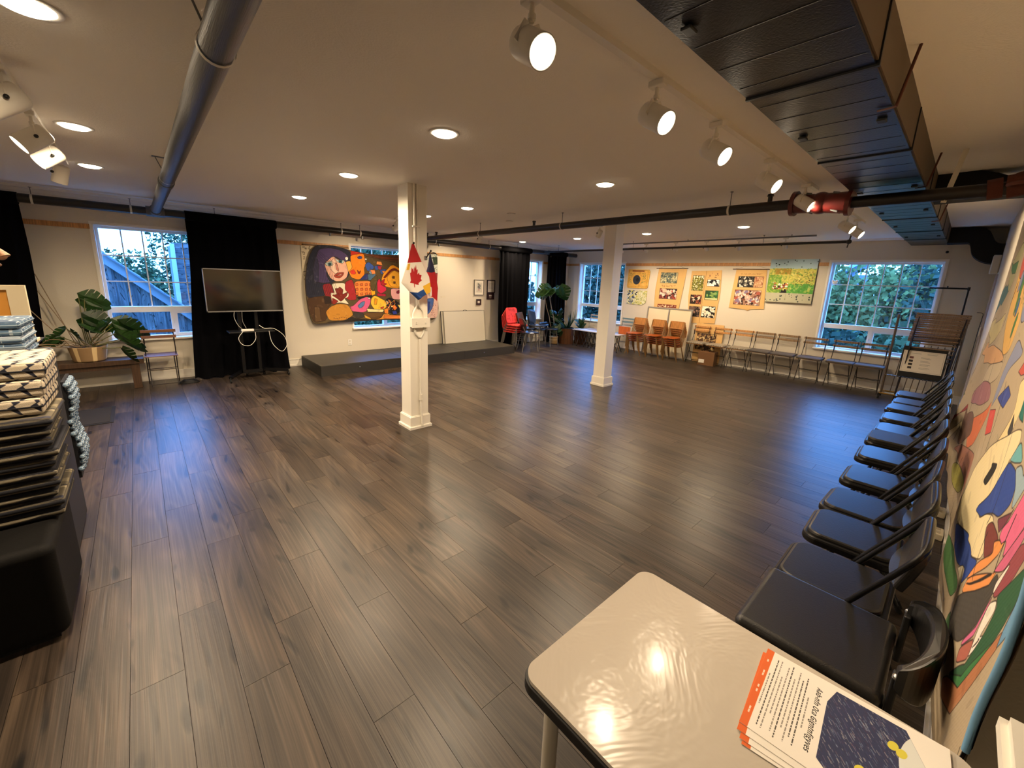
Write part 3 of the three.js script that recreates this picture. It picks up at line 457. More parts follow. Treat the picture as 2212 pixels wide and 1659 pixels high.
// ================================================================== black duct
{
  const o = thing('air_duct', 'long black sheet metal duct under the ceiling at the right', 'duct', [0, 0, 0]);
  const z0 = -0.80, z1 = -0.375, y0 = 2.535, y1 = 2.745;
  const ductM = phys('#0c0d11', 0.3, { metalness: 0.4, bumpMap: grit, bumpScale: 0.0008 }), ductS = std('#5a4a36', 0.6), seamM = M.black;
  const xs = [-1.4, 0.35, 2.07, 3.35, 4.85, 6.3, 7.6, 8.7, XB - 0.01];
  for (let i = 0; i < xs.length - 1; i++) {
    const a = xs[i] + 0.006, b = xs[i + 1] - 0.006;
    const s = obj('duct_section', [metres(box2(a, b, y0, y1, z0, z1))], ductM, o);
    const ribs = []; for (let x = a + 0.12; x < b - 0.06; x += 0.21) ribs.push(box2(x, x + 0.004, y0 - 0.0012, y0, z0 + 0.01, z1 - 0.01));
    if (ribs.length) obj('crease', ribs, ductM, s);
    obj('side_cladding', [metres(box2(a, b, y0 + 0.012, CEIL2, z1, z1 + 0.006))], ductS, s);
  }
  for (let i = 1; i < xs.length - 1; i++) obj('joint_flange', [box2(xs[i] - 0.008, xs[i] + 0.008, y0 - 0.007, y1 + 0.003, z0 - 0.006, z1 + 0.012)], seamM, o);
  for (const x of [1.35, 2.7, 4.45, 5.7, 6.9, 8.2]) obj('drive_clip', [rbox(0.05, 0.01, 0.035, 0.003, x, y0 - 0.008, z1 - 0.05), rbox(0.05, 0.01, 0.035, 0.003, x + 0.05, y0 - 0.008, z0 + 0.05)], seamM, o);
  for (const x of [1.5, 2.55, 4.5, 6.6]) obj('hanger_strap', [rod(V(x, y0 - 0.005, z1 + 0.012), V(x + 0.01, CEIL2, z1 + 0.05), 0.006, 6), rod(V(x, y0 - 0.005, z1 + 0.012), V(x, y0 - 0.008, z1 - 0.05), 0.005, 6)], rustM, o);
  // branch elbows that swing over to the mural wall and dip into it
  const S = new THREE.Shape();                            // profile in (z, y)
  S.moveTo(z1, 2.75); S.lineTo(-0.1, 2.745); S.bezierCurveTo(0.02, 2.74, 0.05, 2.66, 0.08, 2.6); S.bezierCurveTo(0.12, 2.5, 0.16, 2.5, 0.215, 2.5); S.lineTo(0.215, 2.24); S.bezierCurveTo(0.1, 2.2, -0.03, 2.27, -0.08, 2.36); S.bezierCurveTo(-0.12, 2.44, -0.11, 2.53, -0.16, 2.535); S.lineTo(z1, 2.535); S.closePath();
  obj('branch_elbow', [slab(S, 0.34, 0.004).rotateY(-Math.PI / 2).translate(XB - 0.02, 0, 0)], M.blackMatte, o);
  const S2 = poly([[z1, 2.755], [-0.12, 2.755], [-0.02, 2.72], [0.1, 2.66], [0.215, 2.655], [0.215, 2.56], [z1, 2.56]]);
  obj('branch_elbow', [slab(S2, 0.3, 0.004).rotateY(-Math.PI / 2).translate(5.6, 0, 0)], M.blackMatte, o);
}
// small ceiling fittings
for (const [x, z, l] of [[4.1, -4.6, 'flat round ceiling cover plate near the cross pipe'], [4.6, -5.2, 'small round ceiling cover plate farther along the cross pipe']]) tag(obj('cover_plate', [lathe([[0.001, -0.012], [0.05, -0.012], [0.062, 0], [0.001, 0]], 24).translate(x, CEIL, z)], M.ceiling), l, 'cover plate');
// ================================================================== curtains
const velvet = phys('#060609', 1, { side: THREE.DoubleSide, specularIntensity: 0.15 });
function curtain(label, top, bottom, y0, y1, z, folds, amp = 0.04, group) {   // top / bottom: [x0, x1]
  const nx = folds * 8, ny = 14, pos = [], idx = [], uv = [], ph = rr(0, 6);
  for (let side = 0; side < 2; side++) for (let j = 0; j <= ny; j++) {
    const v = j / ny, y = y1 + (y0 - y1) * v, a = top[0] + (bottom[0] - top[0]) * Math.pow(v, 1.6), b = top[1] + (bottom[1] - top[1]) * Math.pow(v, 1.6);
    for (let i = 0; i <= nx; i++) {
      const u = i / nx, w = Math.sin(u * folds * 2 * Math.PI + ph + 0.7 * Math.sin(v * 3 + u * 5)) * amp * (0.55 + 0.6 * v) + 0.3 * amp * Math.sin(u * folds * 4.3 + v * 2);
      pos.push(a + (b - a) * u + 0.01 * Math.sin(v * 7 + i), y + (j === ny ? 0.012 * Math.sin(i * 0.8) : 0), z + w + (v > 0.9 ? (v - 0.9) * 0.6 * Math.sin(u * 9) : 0) - side * 0.004); uv.push(u, v);
    }
  }
  const N = (nx + 1) * (ny + 1), q = (i, j, s) => s * N + j * (nx + 1) + i;
  for (let s = 0; s < 2; s++) for (let j = 0; j < ny; j++) for (let i = 0; i < nx; i++) { const a = q(i, j, s), b = q(i + 1, j, s), c = q(i + 1, j + 1, s), d = q(i, j + 1, s); if (s) idx.push(a, b, c, a, c, d); else idx.push(a, c, b, a, d, c); }
  const g = new THREE.BufferGeometry(); g.setAttribute('position', new THREE.Float32BufferAttribute(pos, 3)); g.setAttribute('uv', new THREE.Float32BufferAttribute(uv, 2)); g.setIndex(idx); g.computeVertexNormals();
  const o = thing('curtain', label, 'curtain', [0, 0, 0], 0, group);
  obj('fabric', g, velvet, o);
  const loops = [ring(V((top[0] + top[1]) / 2, 2.485, -7.95), 'x', 0.068, top[1] - top[0])];
  if (top[1] > -3) obj('pipe_sleeve', loops, velvet, o);
  return o;
}
curtain('black curtain at the left edge behind the potted monstera', [-2.3, -0.965], [-2.3, -0.98], 0.03, 2.43, -7.95, 7, 0.035, 'black stage wall curtains');
curtain('wide black curtain hanging behind the television', [0.63, 1.83], [0.50, 1.88], 0.015, 2.43, -7.97, 7, 0.035, 'black stage wall curtains');
curtain('black curtain right of the framed pictures, behind the red chairs', [6.77, 7.83], [6.81, 7.76], 0.03, 2.43, -7.97, 7, 0.035, 'black stage wall curtains');
curtain('black curtain in the far corner behind the tall plant', [8.50, 9.27], [8.47, 9.36], 0.03, 2.43, -7.95, 6, 0.035, 'black stage wall curtains');
{ // doorway curtain right of the mural, seen only at the picture edge
  const o = thing('doorway_curtain', 'black curtain closing the dark doorway at the right edge', 'curtain', [0, 0, 0]);
  const pts = []; for (let i = 0; i <= 80; i++) pts.push([-0.6 + i * 1.85 / 80, 0.02 * Math.sin(i * 0.9)]);
  const s = new THREE.Shape(); pts.forEach((p, i) => i ? s.lineTo(...p) : s.moveTo(...p)); pts.reverse().forEach((p) => s.lineTo(p[0], p[1] + 0.006)); s.closePath();
  obj('fabric', slab(s, 2.6).rotateX(-Math.PI / 2).translate(0, 0.02, 0.42), velvet, o);
  obj('rail', [rod(V(-0.6, 2.64, 0.41), V(1.22, 2.64, 0.41), 0.014)], M.blackMetal, o);
}
// ================================================================== textile murals
function paint(g, shapes, line) {
  for (const [c, p] of shapes) {
    g.beginPath(); const n = p.length / 2, P = (i) => [p[2 * ((i + n) % n)], p[2 * ((i + n) % n) + 1]], k = n < 5 ? 0.08 : 0.3;
    for (let i = 0; i < n; i++) { const a = P(i - 1), b = P(i), c2 = P(i + 1), s = [b[0] + (a[0] - b[0]) * k, b[1] + (a[1] - b[1]) * k], e = [b[0] + (c2[0] - b[0]) * k, b[1] + (c2[1] - b[1]) * k]; if (i) g.lineTo(...s); else g.moveTo(...s); g.quadraticCurveTo(b[0], b[1], e[0], e[1]); }
    g.closePath(); g.fillStyle = c; g.fill(); if (line) { g.lineWidth = line; g.strokeStyle = 'rgba(30,18,14,0.75)'; g.lineJoin = 'round'; g.stroke(); }
  }
}
function mottle(g, w, h, n, a) { for (let i = 0; i < n; i++) { g.fillStyle = rnd() < 0.5 ? `rgba(20,10,5,${a * rnd()})` : `rgba(255,235,210,${a * rnd()})`; g.beginPath(); g.ellipse(rr(0, w), rr(0, h), rr(2, 26), rr(2, 12), rr(0, 3), 0, 7); g.fill(); } }
const hexLeaf = (x, y, s, turn = 0) => [[0, -1], [0.16, -0.68], [0.36, -0.8], [0.3, -0.42], [0.56, -0.62], [0.62, -0.48], [0.92, -0.52], [0.8, -0.22], [0.96, -0.12], [0.55, 0.22], [0.6, 0.4], [0.06, 0.34], [0.06, 0.8], [-0.06, 0.8], [-0.06, 0.34], [-0.6, 0.4], [-0.55, 0.22], [-0.96, -0.12], [-0.8, -0.22], [-0.92, -0.52], [-0.62, -0.48], [-0.56, -0.62], [-0.3, -0.42], [-0.36, -0.8], [-0.16, -0.68]].map(([a, b]) => [x + s * (a * Math.cos(turn) - b * Math.sin(turn)), y + s * (a * Math.sin(turn) + b * Math.cos(turn))]);
function fillPoly(g, pts, c) { g.beginPath(); pts.forEach((p, i) => i ? g.lineTo(...p) : g.moveTo(...p)); g.closePath(); g.fillStyle = c; g.fill(); }
{
  const CW = 1440, CH = 740;
  const t = ctex(CW, CH, (g) => {
    paint(g, MURAL_A, 3.2);
    g.strokeStyle = 'rgba(12,10,22,0.55)'; g.lineWidth = 3;
    for (let i = 0; i < 16; i++) { g.beginPath(); const x = 90 + i * 11; g.moveTo(x + 60 - i, 60 + i * 7); g.bezierCurveTo(x - 30, 200, x - 60 + i * 5, 320, x - 30 + i * 6, 470); g.stroke(); }   // strands of the painted hair
    g.fillStyle = 'rgba(70,35,12,.8)'; for (let i = 0; i < 12; i++) { g.beginPath(); g.ellipse(255 + i * 17, 690 + 6 * Math.sin(i), 5, 4, 0, 0, 7); g.fill(); }  // prints along the tan hill
    fillPoly(g, hexLeaf(600, 118, 12), '#fff');
    for (let i = 0; i < 60; i++) { g.fillStyle = ['#ffd24a', '#f59b1f', '#e65a2a', '#fff0a0'][i % 4]; g.beginPath(); g.ellipse(rr(770, 900), rr(520, 625), rr(3, 9), rr(2, 5), rr(0, 3), 0, 7); g.fill(); }
    g.fillStyle = 'rgba(120,40,50,.7)'; for (let i = 0; i < 40; i++) { g.beginPath(); g.arc(rr(1330, 1400), rr(560, 720), rr(2, 5), 0, 7); g.fill(); }
    g.fillStyle = 'rgba(30,45,30,.7)'; for (let i = 0; i < 60; i++) { g.beginPath(); g.arc(rr(1310, 1420), rr(25, 200), rr(2, 6), 0, 7); g.fill(); }
    mottle(g, CW, CH, 900, 0.1);
  });
  const pts = []; for (let i = 0; i < MURAL_A_EDGE.length; i += 2) pts.push(new THREE.Vector2(2.25 + MURAL_A_EDGE[i] / CW * 2.88, 2.26 - MURAL_A_EDGE[i + 1] / CH * 1.48));
  const cv = new THREE.SplineCurve([...pts, pts[0]]).getPoints(120); cv.pop();
  // fine grid clipped to the outline gives the cloth its soft waves
  const sh = new THREE.Shape(cv), g = new THREE.ExtrudeGeometry(sh, { depth: 0.012, bevelEnabled: true, bevelSize: 0.004, bevelThickness: 0.004, bevelSegments: 1 });
  const gp = prep(g), p = gp.attributes.position, u = gp.attributes.uv;
  for (let i = 0; i < p.count; i++) { const x = p.getX(i), y = p.getY(i); u.setXY(i, (x - 2.25) / 2.88, 1 - (2.26 - y) / 1.48); p.setZ(i, p.getZ(i) + ZA + 0.045 + 0.012 * Math.sin(x * 3.1) + 0.02 * (2.2 - y)); }
  gp.computeVertexNormals();
  const o = thing('figure_quilt', 'large colourful quilt with a dark haired face, hung over the middle window', 'quilt', [0, 0, 0]);
  obj('quilt_top', gp, std('#ffffff', 0.85, { map: t, bumpMap: weave, bumpScale: 0.001 }), o);
  obj('hanging_sleeve', [rod(V(2.3, 2.225, ZA + 0.035), V(3.12, 2.225, ZA + 0.035), 0.012, 8), rod(V(4.7, 2.235, ZA + 0.035), V(5.14, 2.235, ZA + 0.035), 0.012, 8)], M.pineDark, o);
  const t2 = ctex(256, 1024, (g2, w, h) => { g2.fillStyle = '#e6d8b8'; g2.fillRect(0, 0, w, h); g2.strokeStyle = '#5a4a38'; g2.lineWidth = 3; for (let i = 0; i < 90; i++) { const x = rr(10, 240), y = rr(20, 620); g2.beginPath(); g2.moveTo(x, y); g2.lineTo(x + rr(-14, 14), y + rr(8, 26)); g2.stroke(); g2.beginPath(); g2.arc(x, y, rr(4, 9), 0, 7); g2.stroke(); } });
  const c = obj('cream_banner', [box2(2.27, 2.75, 0.98, 2.235, ZA + 0.012, ZA + 0.016)], std('#ffffff', 0.9, { map: t2 }), o);
}
{ // mural on the chair wall
  const W = 1600, H = 830, X0 = 1.235, X1 = 5.2, Y0 = 0.27, Y1 = 2.35;
  const t = ctex(W, H, (g) => {
    paint(g, MURAL_C, 1.6);
    g.strokeStyle = 'rgba(25,20,16,.8)'; g.lineWidth = 3; for (let i = 0; i < 26; i++) { g.beginPath(); const x = rr(0, W), y = rr(0, H); g.moveTo(x, y); g.quadraticCurveTo(x + rr(-40, 40), y + rr(20, 60), x + rr(-30, 30), y + rr(60, 130)); g.stroke(); }
    // upper field beyond what the camera sees repeats the same painted leaf forms
    for (let i = 0; i < 34; i++) { g.save(); g.translate(rr(500, W), rr(-20, 300)); g.rotate(rr(0, 3)); g.fillStyle = ['#3f6f9c', '#e6c27a', '#c9584a', '#4f7f45', '#8d93ae', '#f1deae', '#e7899a'][i % 7]; g.beginPath(); g.ellipse(0, 0, rr(20, 70), rr(8, 26), 0, 0, 7); g.fill(); g.lineWidth = 2; g.stroke(); g.restore(); }
    mottle(g, W, H, 700, 0.1);
  });
  const nx = 60, ny = 26, pos = [], uv = [], idx = [];
  for (let s = 0; s < 2; s++) for (let j = 0; j <= ny; j++) for (let i = 0; i <= nx; i++) {
    const u = i / nx, v = j / ny, x = X1 + (X0 - X1) * u;
    const lowEdge = Y0 + 0.1 * Math.sin(u * 9) * 0.5 + (u > 0.9 ? (u - 0.9) * 4.6 : 0) + (u < 0.08 ? 0.12 : 0), y = Y1 + (lowEdge - Y1) * v;
    const curl = 0.12 * Math.pow(v, 3) * Math.exp(-u * 9) + 0.012 * Math.sin(u * 22 + v * 3) * v;
    pos.push(x - (u > 0.97 ? 0.03 * Math.sin(v * 18) : 0), y, ZC - 0.04 - curl + s * 0.006); uv.push(u, 1 - v);
  }
  const N = (nx + 1) * (ny + 1);
  for (let s = 0; s < 2; s++) for (let j = 0; j < ny; j++) for (let i = 0; i < nx; i++) { const a = s * N + j * (nx + 1) + i, b = a + 1, c = a + nx + 2, d = a + nx + 1; if (s) idx.push(a, b, c, a, c, d); else idx.push(a, c, b, a, d, c); }
  const g = new THREE.BufferGeometry(); g.setAttribute('position', new THREE.Float32BufferAttribute(pos, 3)); g.setAttribute('uv', new THREE.Float32BufferAttribute(uv, 2)); g.setIndex(idx); g.computeVertexNormals();
  const o = thing('painted_banner', 'large painted cloth banner on the wall behind the folding chairs', 'banner', [0, 0, 0]);
  obj('cloth', g, std('#ffffff', 0.8, { map: t, bumpMap: weave, bumpScale: 0.0008, side: THREE.DoubleSide }), o);
  const hem = []; for (let j = 0; j <= 20; j++) { const v = j / 20, y = Y1 + (Y0 + 0.46 - Y1) * v; hem.push(V(X0 + 0.006 - 0.03 * Math.sin(v * 18), y, ZC - 0.04)); }
  obj('blue_hem', [tube(hem, 0.007, 60, 6)], std('#6d9cc0', 0.9), o);
  obj('hanging_batten', [box2(X0, X1, 2.33, 2.37, ZC - 0.03, ZC - 0.005)], M.pineDark, o);
}
// ================================================================== flags on the nearer column
function flag(label, pts3, draw, pole) {
  const o = thing('flag', label, 'flag', [0, 0, 0], 0, 'flags on the nearer column');
  // cloth quad patch, hanging from its pole: rows of 3-D points
  const ny = pts3.length - 1, nx = pts3[0].length - 1, pos = [], uv = [], idx = [];
  const R = 6;
  const lerp = (a, b, t) => a.map((v, i) => v + (b[i] - v) * t);
  const P = (u, v) => { const fu = Math.min(nx - 1e-6, u * nx), fv = Math.min(ny - 1e-6, v * ny), i = Math.floor(fu), j = Math.floor(fv); return lerp(lerp(pts3[j][i], pts3[j][i + 1], fu - i), lerp(pts3[j + 1][i], pts3[j + 1][i + 1], fu - i), fv - j); };
  const NX = 16, NY = 24;
  for (let s = 0; s < 2; s++) for (let j = 0; j <= NY; j++) for (let i = 0; i <= NX; i++) { const p = P(i / NX, j / NY); pos.push(p[0], p[1], p[2] + 0.012 * Math.sin(i / NX * 9) * (j / NY) - s * 0.003); uv.push(i / NX, 1 - j / NY); }
  const N = (NX + 1) * (NY + 1);
  for (let s = 0; s < 2; s++) for (let j = 0; j < NY; j++) for (let i = 0; i < NX; i++) { const a = s * N + j * (NX + 1) + i, b = a + 1, c = a + NX + 2, d = a + NX + 1; if (s) idx.push(a, b, c, a, c, d); else idx.push(a, c, b, a, d, c); }
  const g = new THREE.BufferGeometry(); g.setAttribute('position', new THREE.Float32BufferAttribute(pos, 3)); g.setAttribute('uv', new THREE.Float32BufferAttribute(uv, 2)); g.setIndex(idx); g.computeVertexNormals();
  obj('cloth', g, std('#ffffff', 0.75, { map: ctex(320, 420, draw), side: THREE.DoubleSide, bumpMap: weave, bumpScale: 0.0006 }), o);
  obj('pole', [rod(V(...pole[0]), V(...pole[1]), 0.006, 8), new THREE.SphereGeometry(0.011, 10, 8).translate(...pole[1])], M.blackMetal, o);
  obj('bracket', [rbox(0.03, 0.04, 0.02, 0.004, pole[0][0], pole[0][1], pole[0][2] - 0.005)], M.steel, o);
}
flag('white flag with red maple leaf and blue and yellow lower edge', [
  [[2.12, 2.05, -3.88], [2.135, 2.055, -3.88], [2.15, 2.05, -3.89]],
  [[2.07, 1.86, -3.885], [2.14, 1.87, -3.86], [2.24, 1.88, -3.9]],
  [[2.0, 1.66, -3.89], [2.14, 1.67, -3.85], [2.34, 1.73, -3.92]],
  [[2.09, 1.565, -3.88], [2.17, 1.56, -3.85], [2.35, 1.64, -3.91]],
  [[2.19, 1.485, -3.89], [2.24, 1.52, -3.87], [2.345, 1.575, -3.9]]], (g, w, h) => {
  g.fillStyle = '#f1e8dc'; g.fillRect(0, 0, w, h); g.fillStyle = '#b3161f'; g.fillRect(0, 0, w, h * 0.25);
  g.fillStyle = '#e9b32a'; g.fillRect(w * 0.05, h * 0.26, w * 0.14, h * 0.08);
  fillPoly(g, hexLeaf(w * 0.48, h * 0.47, h * 0.2, 0.35), '#b3161f');
  g.fillStyle = '#1d4a92'; g.fillRect(0, h * 0.74, w * 0.72, h * 0.26); g.fillStyle = '#eab52c'; g.fillRect(w * 0.72, h * 0.66, w * 0.28, h * 0.34);
}, [[2.2, 2.0, -4.01], [2.135, 2.06, -3.87]]);
flag('red flag with dark blue top and white patch, right of the maple leaf flag', [
  [[2.355, 1.965, -3.93], [2.365, 1.97, -3.93], [2.375, 1.965, -3.94]],
  [[2.335, 1.84, -3.93], [2.37, 1.84, -3.91], [2.42, 1.84, -3.95]],
  [[2.29, 1.7, -3.94], [2.37, 1.69, -3.91], [2.455, 1.72, -3.96]],
  [[2.31, 1.6, -3.94], [2.38, 1.58, -3.91], [2.475, 1.61, -3.96]],
  [[2.35, 1.52, -3.93], [2.4, 1.51, -3.92], [2.455, 1.465, -3.95]]], (g, w, h) => {
  g.fillStyle = '#b8121c'; g.fillRect(0, 0, w, h); g.fillStyle = '#1b1a45'; g.fillRect(0, 0, w, h * 0.36);
  g.fillStyle = '#f0e6da'; g.beginPath(); g.moveTo(0, h * 0.62); g.lineTo(w * 0.45, h * 0.66); g.quadraticCurveTo(w * 0.5, h * 0.9, w * 0.1, h); g.lineTo(0, h); g.closePath(); g.fill();
}, [[2.36, 1.93, -4.01], [2.365, 2.0, -3.92]]);
// ================================================================== pictures and boards on the stage wall
function framed(name, label, x0, x1, y0, y1, frameM, draw, fw = 0.014, tw = 256, th = 340, group) {
  const o = thing(name, label, 'picture', [0, 0, 0], 0, group), z = ZA;
  obj('frame', [box2(x0, x0 + fw, y0, y1, z + 0.001, z + 0.022), box2(x1 - fw, x1, y0, y1, z + 0.001, z + 0.022), box2(x0 + fw, x1 - fw, y1 - fw, y1, z + 0.001, z + 0.022), box2(x0 + fw, x1 - fw, y0, y0 + fw, z + 0.001, z + 0.022)], frameM, o);
  const s = new THREE.PlaneGeometry(x1 - x0 - 2 * fw, y1 - y0 - 2 * fw).translate((x0 + x1) / 2, (y0 + y1) / 2, z + 0.012);
  obj('print', s, std('#ffffff', 0.7, { map: ctex(tw, th, draw) }), o);
}
const lines = (g, x, y, w, n, dy, c = '#555', lw = 2) => { g.strokeStyle = c; g.lineWidth = lw; for (let i = 0; i < n; i++) { g.beginPath(); g.moveTo(x, y + i * dy); g.lineTo(x + w * rr(0.75, 1), y + i * dy); g.stroke(); } };
framed('framed_drawing', 'framed pencil drawing with pale mat, leftmost of the wall frames', 6.20, 6.505, 1.325, 1.705, std('#8a857a', 0.4), (g, w, h) => { g.fillStyle = '#e8e2d2'; g.fillRect(0, 0, w, h); g.fillStyle = '#c9c3b4'; g.fillRect(w * 0.17, h * 0.15, w * 0.66, h * 0.7); for (let i = 0; i < 70; i++) { g.fillStyle = `rgba(${60 + rnd() * 60},${60 + rnd() * 50},${70 + rnd() * 40},.5)`; g.beginPath(); g.ellipse(w * 0.5 + rr(-38, 38), h * 0.42 + rr(-60, 60), rr(3, 14), rr(3, 20), rr(0, 3), 0, 7); g.fill(); } g.fillStyle = 'rgba(160,90,90,.6)'; g.fillRect(w * 0.4, h * 0.62, w * 0.14, h * 0.1); });
framed('framed_certificate', 'dark framed document sheet, upper of the two joined frames', 6.605, 6.86, 1.385, 1.705, std('#2a1518', 0.4), (g, w, h) => { g.fillStyle = '#ebe4d6'; g.fillRect(0, 0, w, h); lines(g, w * 0.15, h * 0.2, w * 0.7, 12, h * 0.045, '#77706a', 3); }, 0.018);
framed('small_plaque', 'small dark plaque hanging under the framed document', 6.605, 6.84, 1.215, 1.38, std('#2a1518', 0.4), (g, w, h) => { g.fillStyle = '#3a1a20'; g.fillRect(0, 0, w, h); g.fillStyle = '#d9cfc4'; g.fillRect(w * 0.28, h * 0.25, w * 0.44, h * 0.25); lines(g, w * 0.32, h * 0.65, w * 0.4, 3, h * 0.09, '#cfc4b8', 6); }, 0.014, 256, 180);
framed('small_plaque', 'small dark plaque alone under the pencil drawing', 6.275, 6.42, 1.08, 1.225, std('#2a1518', 0.4), (g, w, h) => { g.fillStyle = '#3a1a20'; g.fillRect(0, 0, w, h); g.fillStyle = '#e0d8cc'; g.fillRect(w * 0.22, h * 0.28, w * 0.56, h * 0.44); lines(g, w * 0.3, h * 0.4, w * 0.4, 3, h * 0.1, '#55403c', 6); }, 0.014, 200, 200);
tag(obj('wall_label', [box2(5.24, 5.36, 1.265, 1.3, ZA, ZA + 0.006)], std('#d9cfb6', 0.6)), 'small cream name label on the wall right of the quilt', 'label');
{ const o = thing('wall_outlet', 'cream electrical outlet above the stage', 'outlet', [3.075, 0.37, ZA]); obj('plate', [rbox(0.075, 0.12, 0.01, 0.003, 0, 0, 0.005)], M.white, o); for (const s of [-1, 1]) obj('socket', [rbox(0.034, 0.034, 0.006, 0.004, 0, s * 0.026, 0.011)], std('#d8d0bf', 0.5), o); }
for (const [i, d] of [[0, 0], [1, 0.035]]) {
  const o = thing('folded_board', ['grey white board leaning on the stage wall, front one', 'second board leaning close behind the grey white board'][i], 'board', [5.86 - i * 0.05, 0.19, ZA + 0.17 - d], 0, 'boards leaning on the stage');
  const lean = 0.13;
  const tilt = (g) => g.rotateX(-lean);
  obj('panel', [tilt(rbox(1.2, 0.76, 0.016, 0.005, 0, 0.38, 0))], std('#cfc8b4', 0.45, { bumpMap: grit, bumpScale: 0.0005 }), o);
  obj('edge', [tilt(rbox(1.22, 0.012, 0.02, 0.003, 0, 0.762, 0)), tilt(rbox(0.012, 0.76, 0.02, 0.003, -0.604, 0.38, 0)), tilt(rbox(0.012, 0.76, 0.02, 0.003, 0.604, 0.38, 0))], std(i ? '#2a2622' : '#8e8878', 0.5), o);
  if (!i) obj('carry_handle', [tilt(new THREE.TorusGeometry(0.05, 0.01, 8, 16, Math.PI).scale(1, 0.4, 1).translate(0.02, 0.765, 0))], M.black, o);
}
// ================================================================== art on the end wall (z across, y up)
function wallPiece(name, label, category, outline, draw, tw, th, thick = 0.012, off = 0.004, extra) {
  const o = thing(name, label, category, [0, 0, 0], 0, 'artworks on the end wall');
  const zs = outline.map((p) => p[0]), ys = outline.map((p) => p[1]), z0 = Math.min(...zs), z1 = Math.max(...zs), y0 = Math.min(...ys), y1 = Math.max(...ys);
  const g = prep(slab(poly(outline), thick).rotateY(-Math.PI / 2).translate(XB - off, 0, 0)), p = g.attributes.position, u = g.attributes.uv;
  for (let i = 0; i < p.count; i++) { u.setXY(i, (p.getZ(i) - z0) / (z1 - z0), (p.getY(i) - y0) / (y1 - y0)); p.setX(i, p.getX(i) - 0.012 * Math.sin((p.getY(i) - y0) * 5) * (thick < 0.01 ? 1 : 0)); }
  g.computeVertexNormals();
  obj('sheet', g, std('#ffffff', 0.8, { map: ctex(tw, th, draw) }), o);
  if (extra) extra(o, z0, z1, y0, y1);
  return o;
}
const blobs = (g, x, y, w, h, n, cols, s0, s1) => { g.save(); g.beginPath(); g.rect(x, y, w, h); g.clip(); for (let i = 0; i < n; i++) { g.fillStyle = cols[Math.floor(rnd() * cols.length)]; g.beginPath(); g.ellipse(x + rnd() * w, y + rnd() * h, rr(s0, s1), rr(s0, s1) * 0.7, rr(0, 3), 0, 7); g.fill(); } g.restore(); };
const photo = (g, x, y, w, h, bg, n, cols, s0, s1) => { g.fillStyle = bg; g.fillRect(x, y, w, h); blobs(g, x, y, w, h, n, cols, s0, s1); g.strokeStyle = '#3a2c20'; g.lineWidth = 3; g.strokeRect(x, y, w, h); };
const KRAFT = '#d9b070';
const kraft = (g, w, h) => { g.fillStyle = KRAFT; g.fillRect(0, 0, w, h); for (let i = 0; i < 500; i++) { g.fillStyle = `rgba(${rnd() < 0.5 ? '120,80,30' : '250,220,160'},${rnd() * 0.12})`; g.fillRect(rr(0, w), rr(0, h), rr(2, 20), rr(1, 4)); } };
const asB = (pts) => pts.map(([z, y]) => [z * 1.0263, 1.73 + (y - 1.73) * 1.0263]);
wallPiece('paper_artwork', 'yellow paper artwork with a dark round motif, upper left on the end wall', 'artwork', asB([[-6.0, 2.11], [-5.42, 2.1], [-5.39, 2.05], [-5.42, 1.66], [-5.46, 1.635], [-5.98, 1.64], [-6.01, 1.67]]), (g, w, h) => { g.fillStyle = '#e6b354'; g.fillRect(0, 0, w, h); blobs(g, 0, 0, w, h, 60, ['rgba(250,220,140,.3)', 'rgba(190,130,40,.25)'], 6, 40); g.strokeStyle = '#a8802f'; g.lineWidth = 5; g.strokeRect(w * 0.05, h * 0.06, w * 0.86, h * 0.86); g.fillStyle = '#7a2a1c'; g.fillRect(w * 0.2, h * 0.07, w * 0.55, h * 0.05); g.fillStyle = '#2e3440'; g.beginPath(); g.ellipse(w * 0.43, h * 0.55, w * 0.17, h * 0.25, 0, 0, 7); g.fill(); g.fillStyle = '#14161c'; g.beginPath(); g.ellipse(w * 0.47, h * 0.55, w * 0.07, h * 0.1, 0, 0, 7); g.fill(); blobs(g, w * 0.08, h * 0.2, w * 0.14, h * 0.6, 30, ['rgba(90,110,70,.5)'], 4, 12); blobs(g, w * 0.64, h * 0.15, w * 0.2, h * 0.6, 40, ['rgba(90,110,70,.5)'], 4, 12); }, 420, 340, 0.012, 0.006);
wallPiece('paper_artwork', 'blue and yellow paper artwork below the round motif', 'artwork', asB([[-5.97, 1.585], [-5.42, 1.58], [-5.43, 1.29], [-5.53, 1.22], [-5.98, 1.235]]), (g, w, h) => { g.fillStyle = '#ddd9a8'; g.fillRect(0, 0, w, h); blobs(g, 0, 0, w, h, 200, ['rgba(200,190,60,.6)', 'rgba(245,245,230,.6)', 'rgba(120,140,60,.5)'], 4, 26); g.save(); g.beginPath(); g.moveTo(0, 0); g.lineTo(w * 0.6, 0); g.lineTo(w * 0.25, h); g.lineTo(0, h); g.clip(); blobs(g, 0, 0, w * 0.6, h, 160, ['#1d2f52', '#31507c', '#0f1830', '#b9c4c8', '#d9d9c9'], 5, 24); g.restore(); }, 420, 300, 0.012, 0.006);
const dowel = (o, z0, z1, y0, y1) => { obj('dowel', [rod(V(XB - 0.014, y1 + 0.004, z0 - 0.03), V(XB - 0.014, y1 + 0.004, z1 + 0.03), 0.008, 8)], std('#4a3320', 0.6), o); obj('cord', [tube([V(XB - 0.014, y1 + 0.004, z0), V(XB - 0.01, y1 + 0.08, (z0 + z1) / 2), V(XB - 0.014, y1 + 0.004, z1)], 0.002, 16, 5)], std('#8a6a40', 0.8), o); };
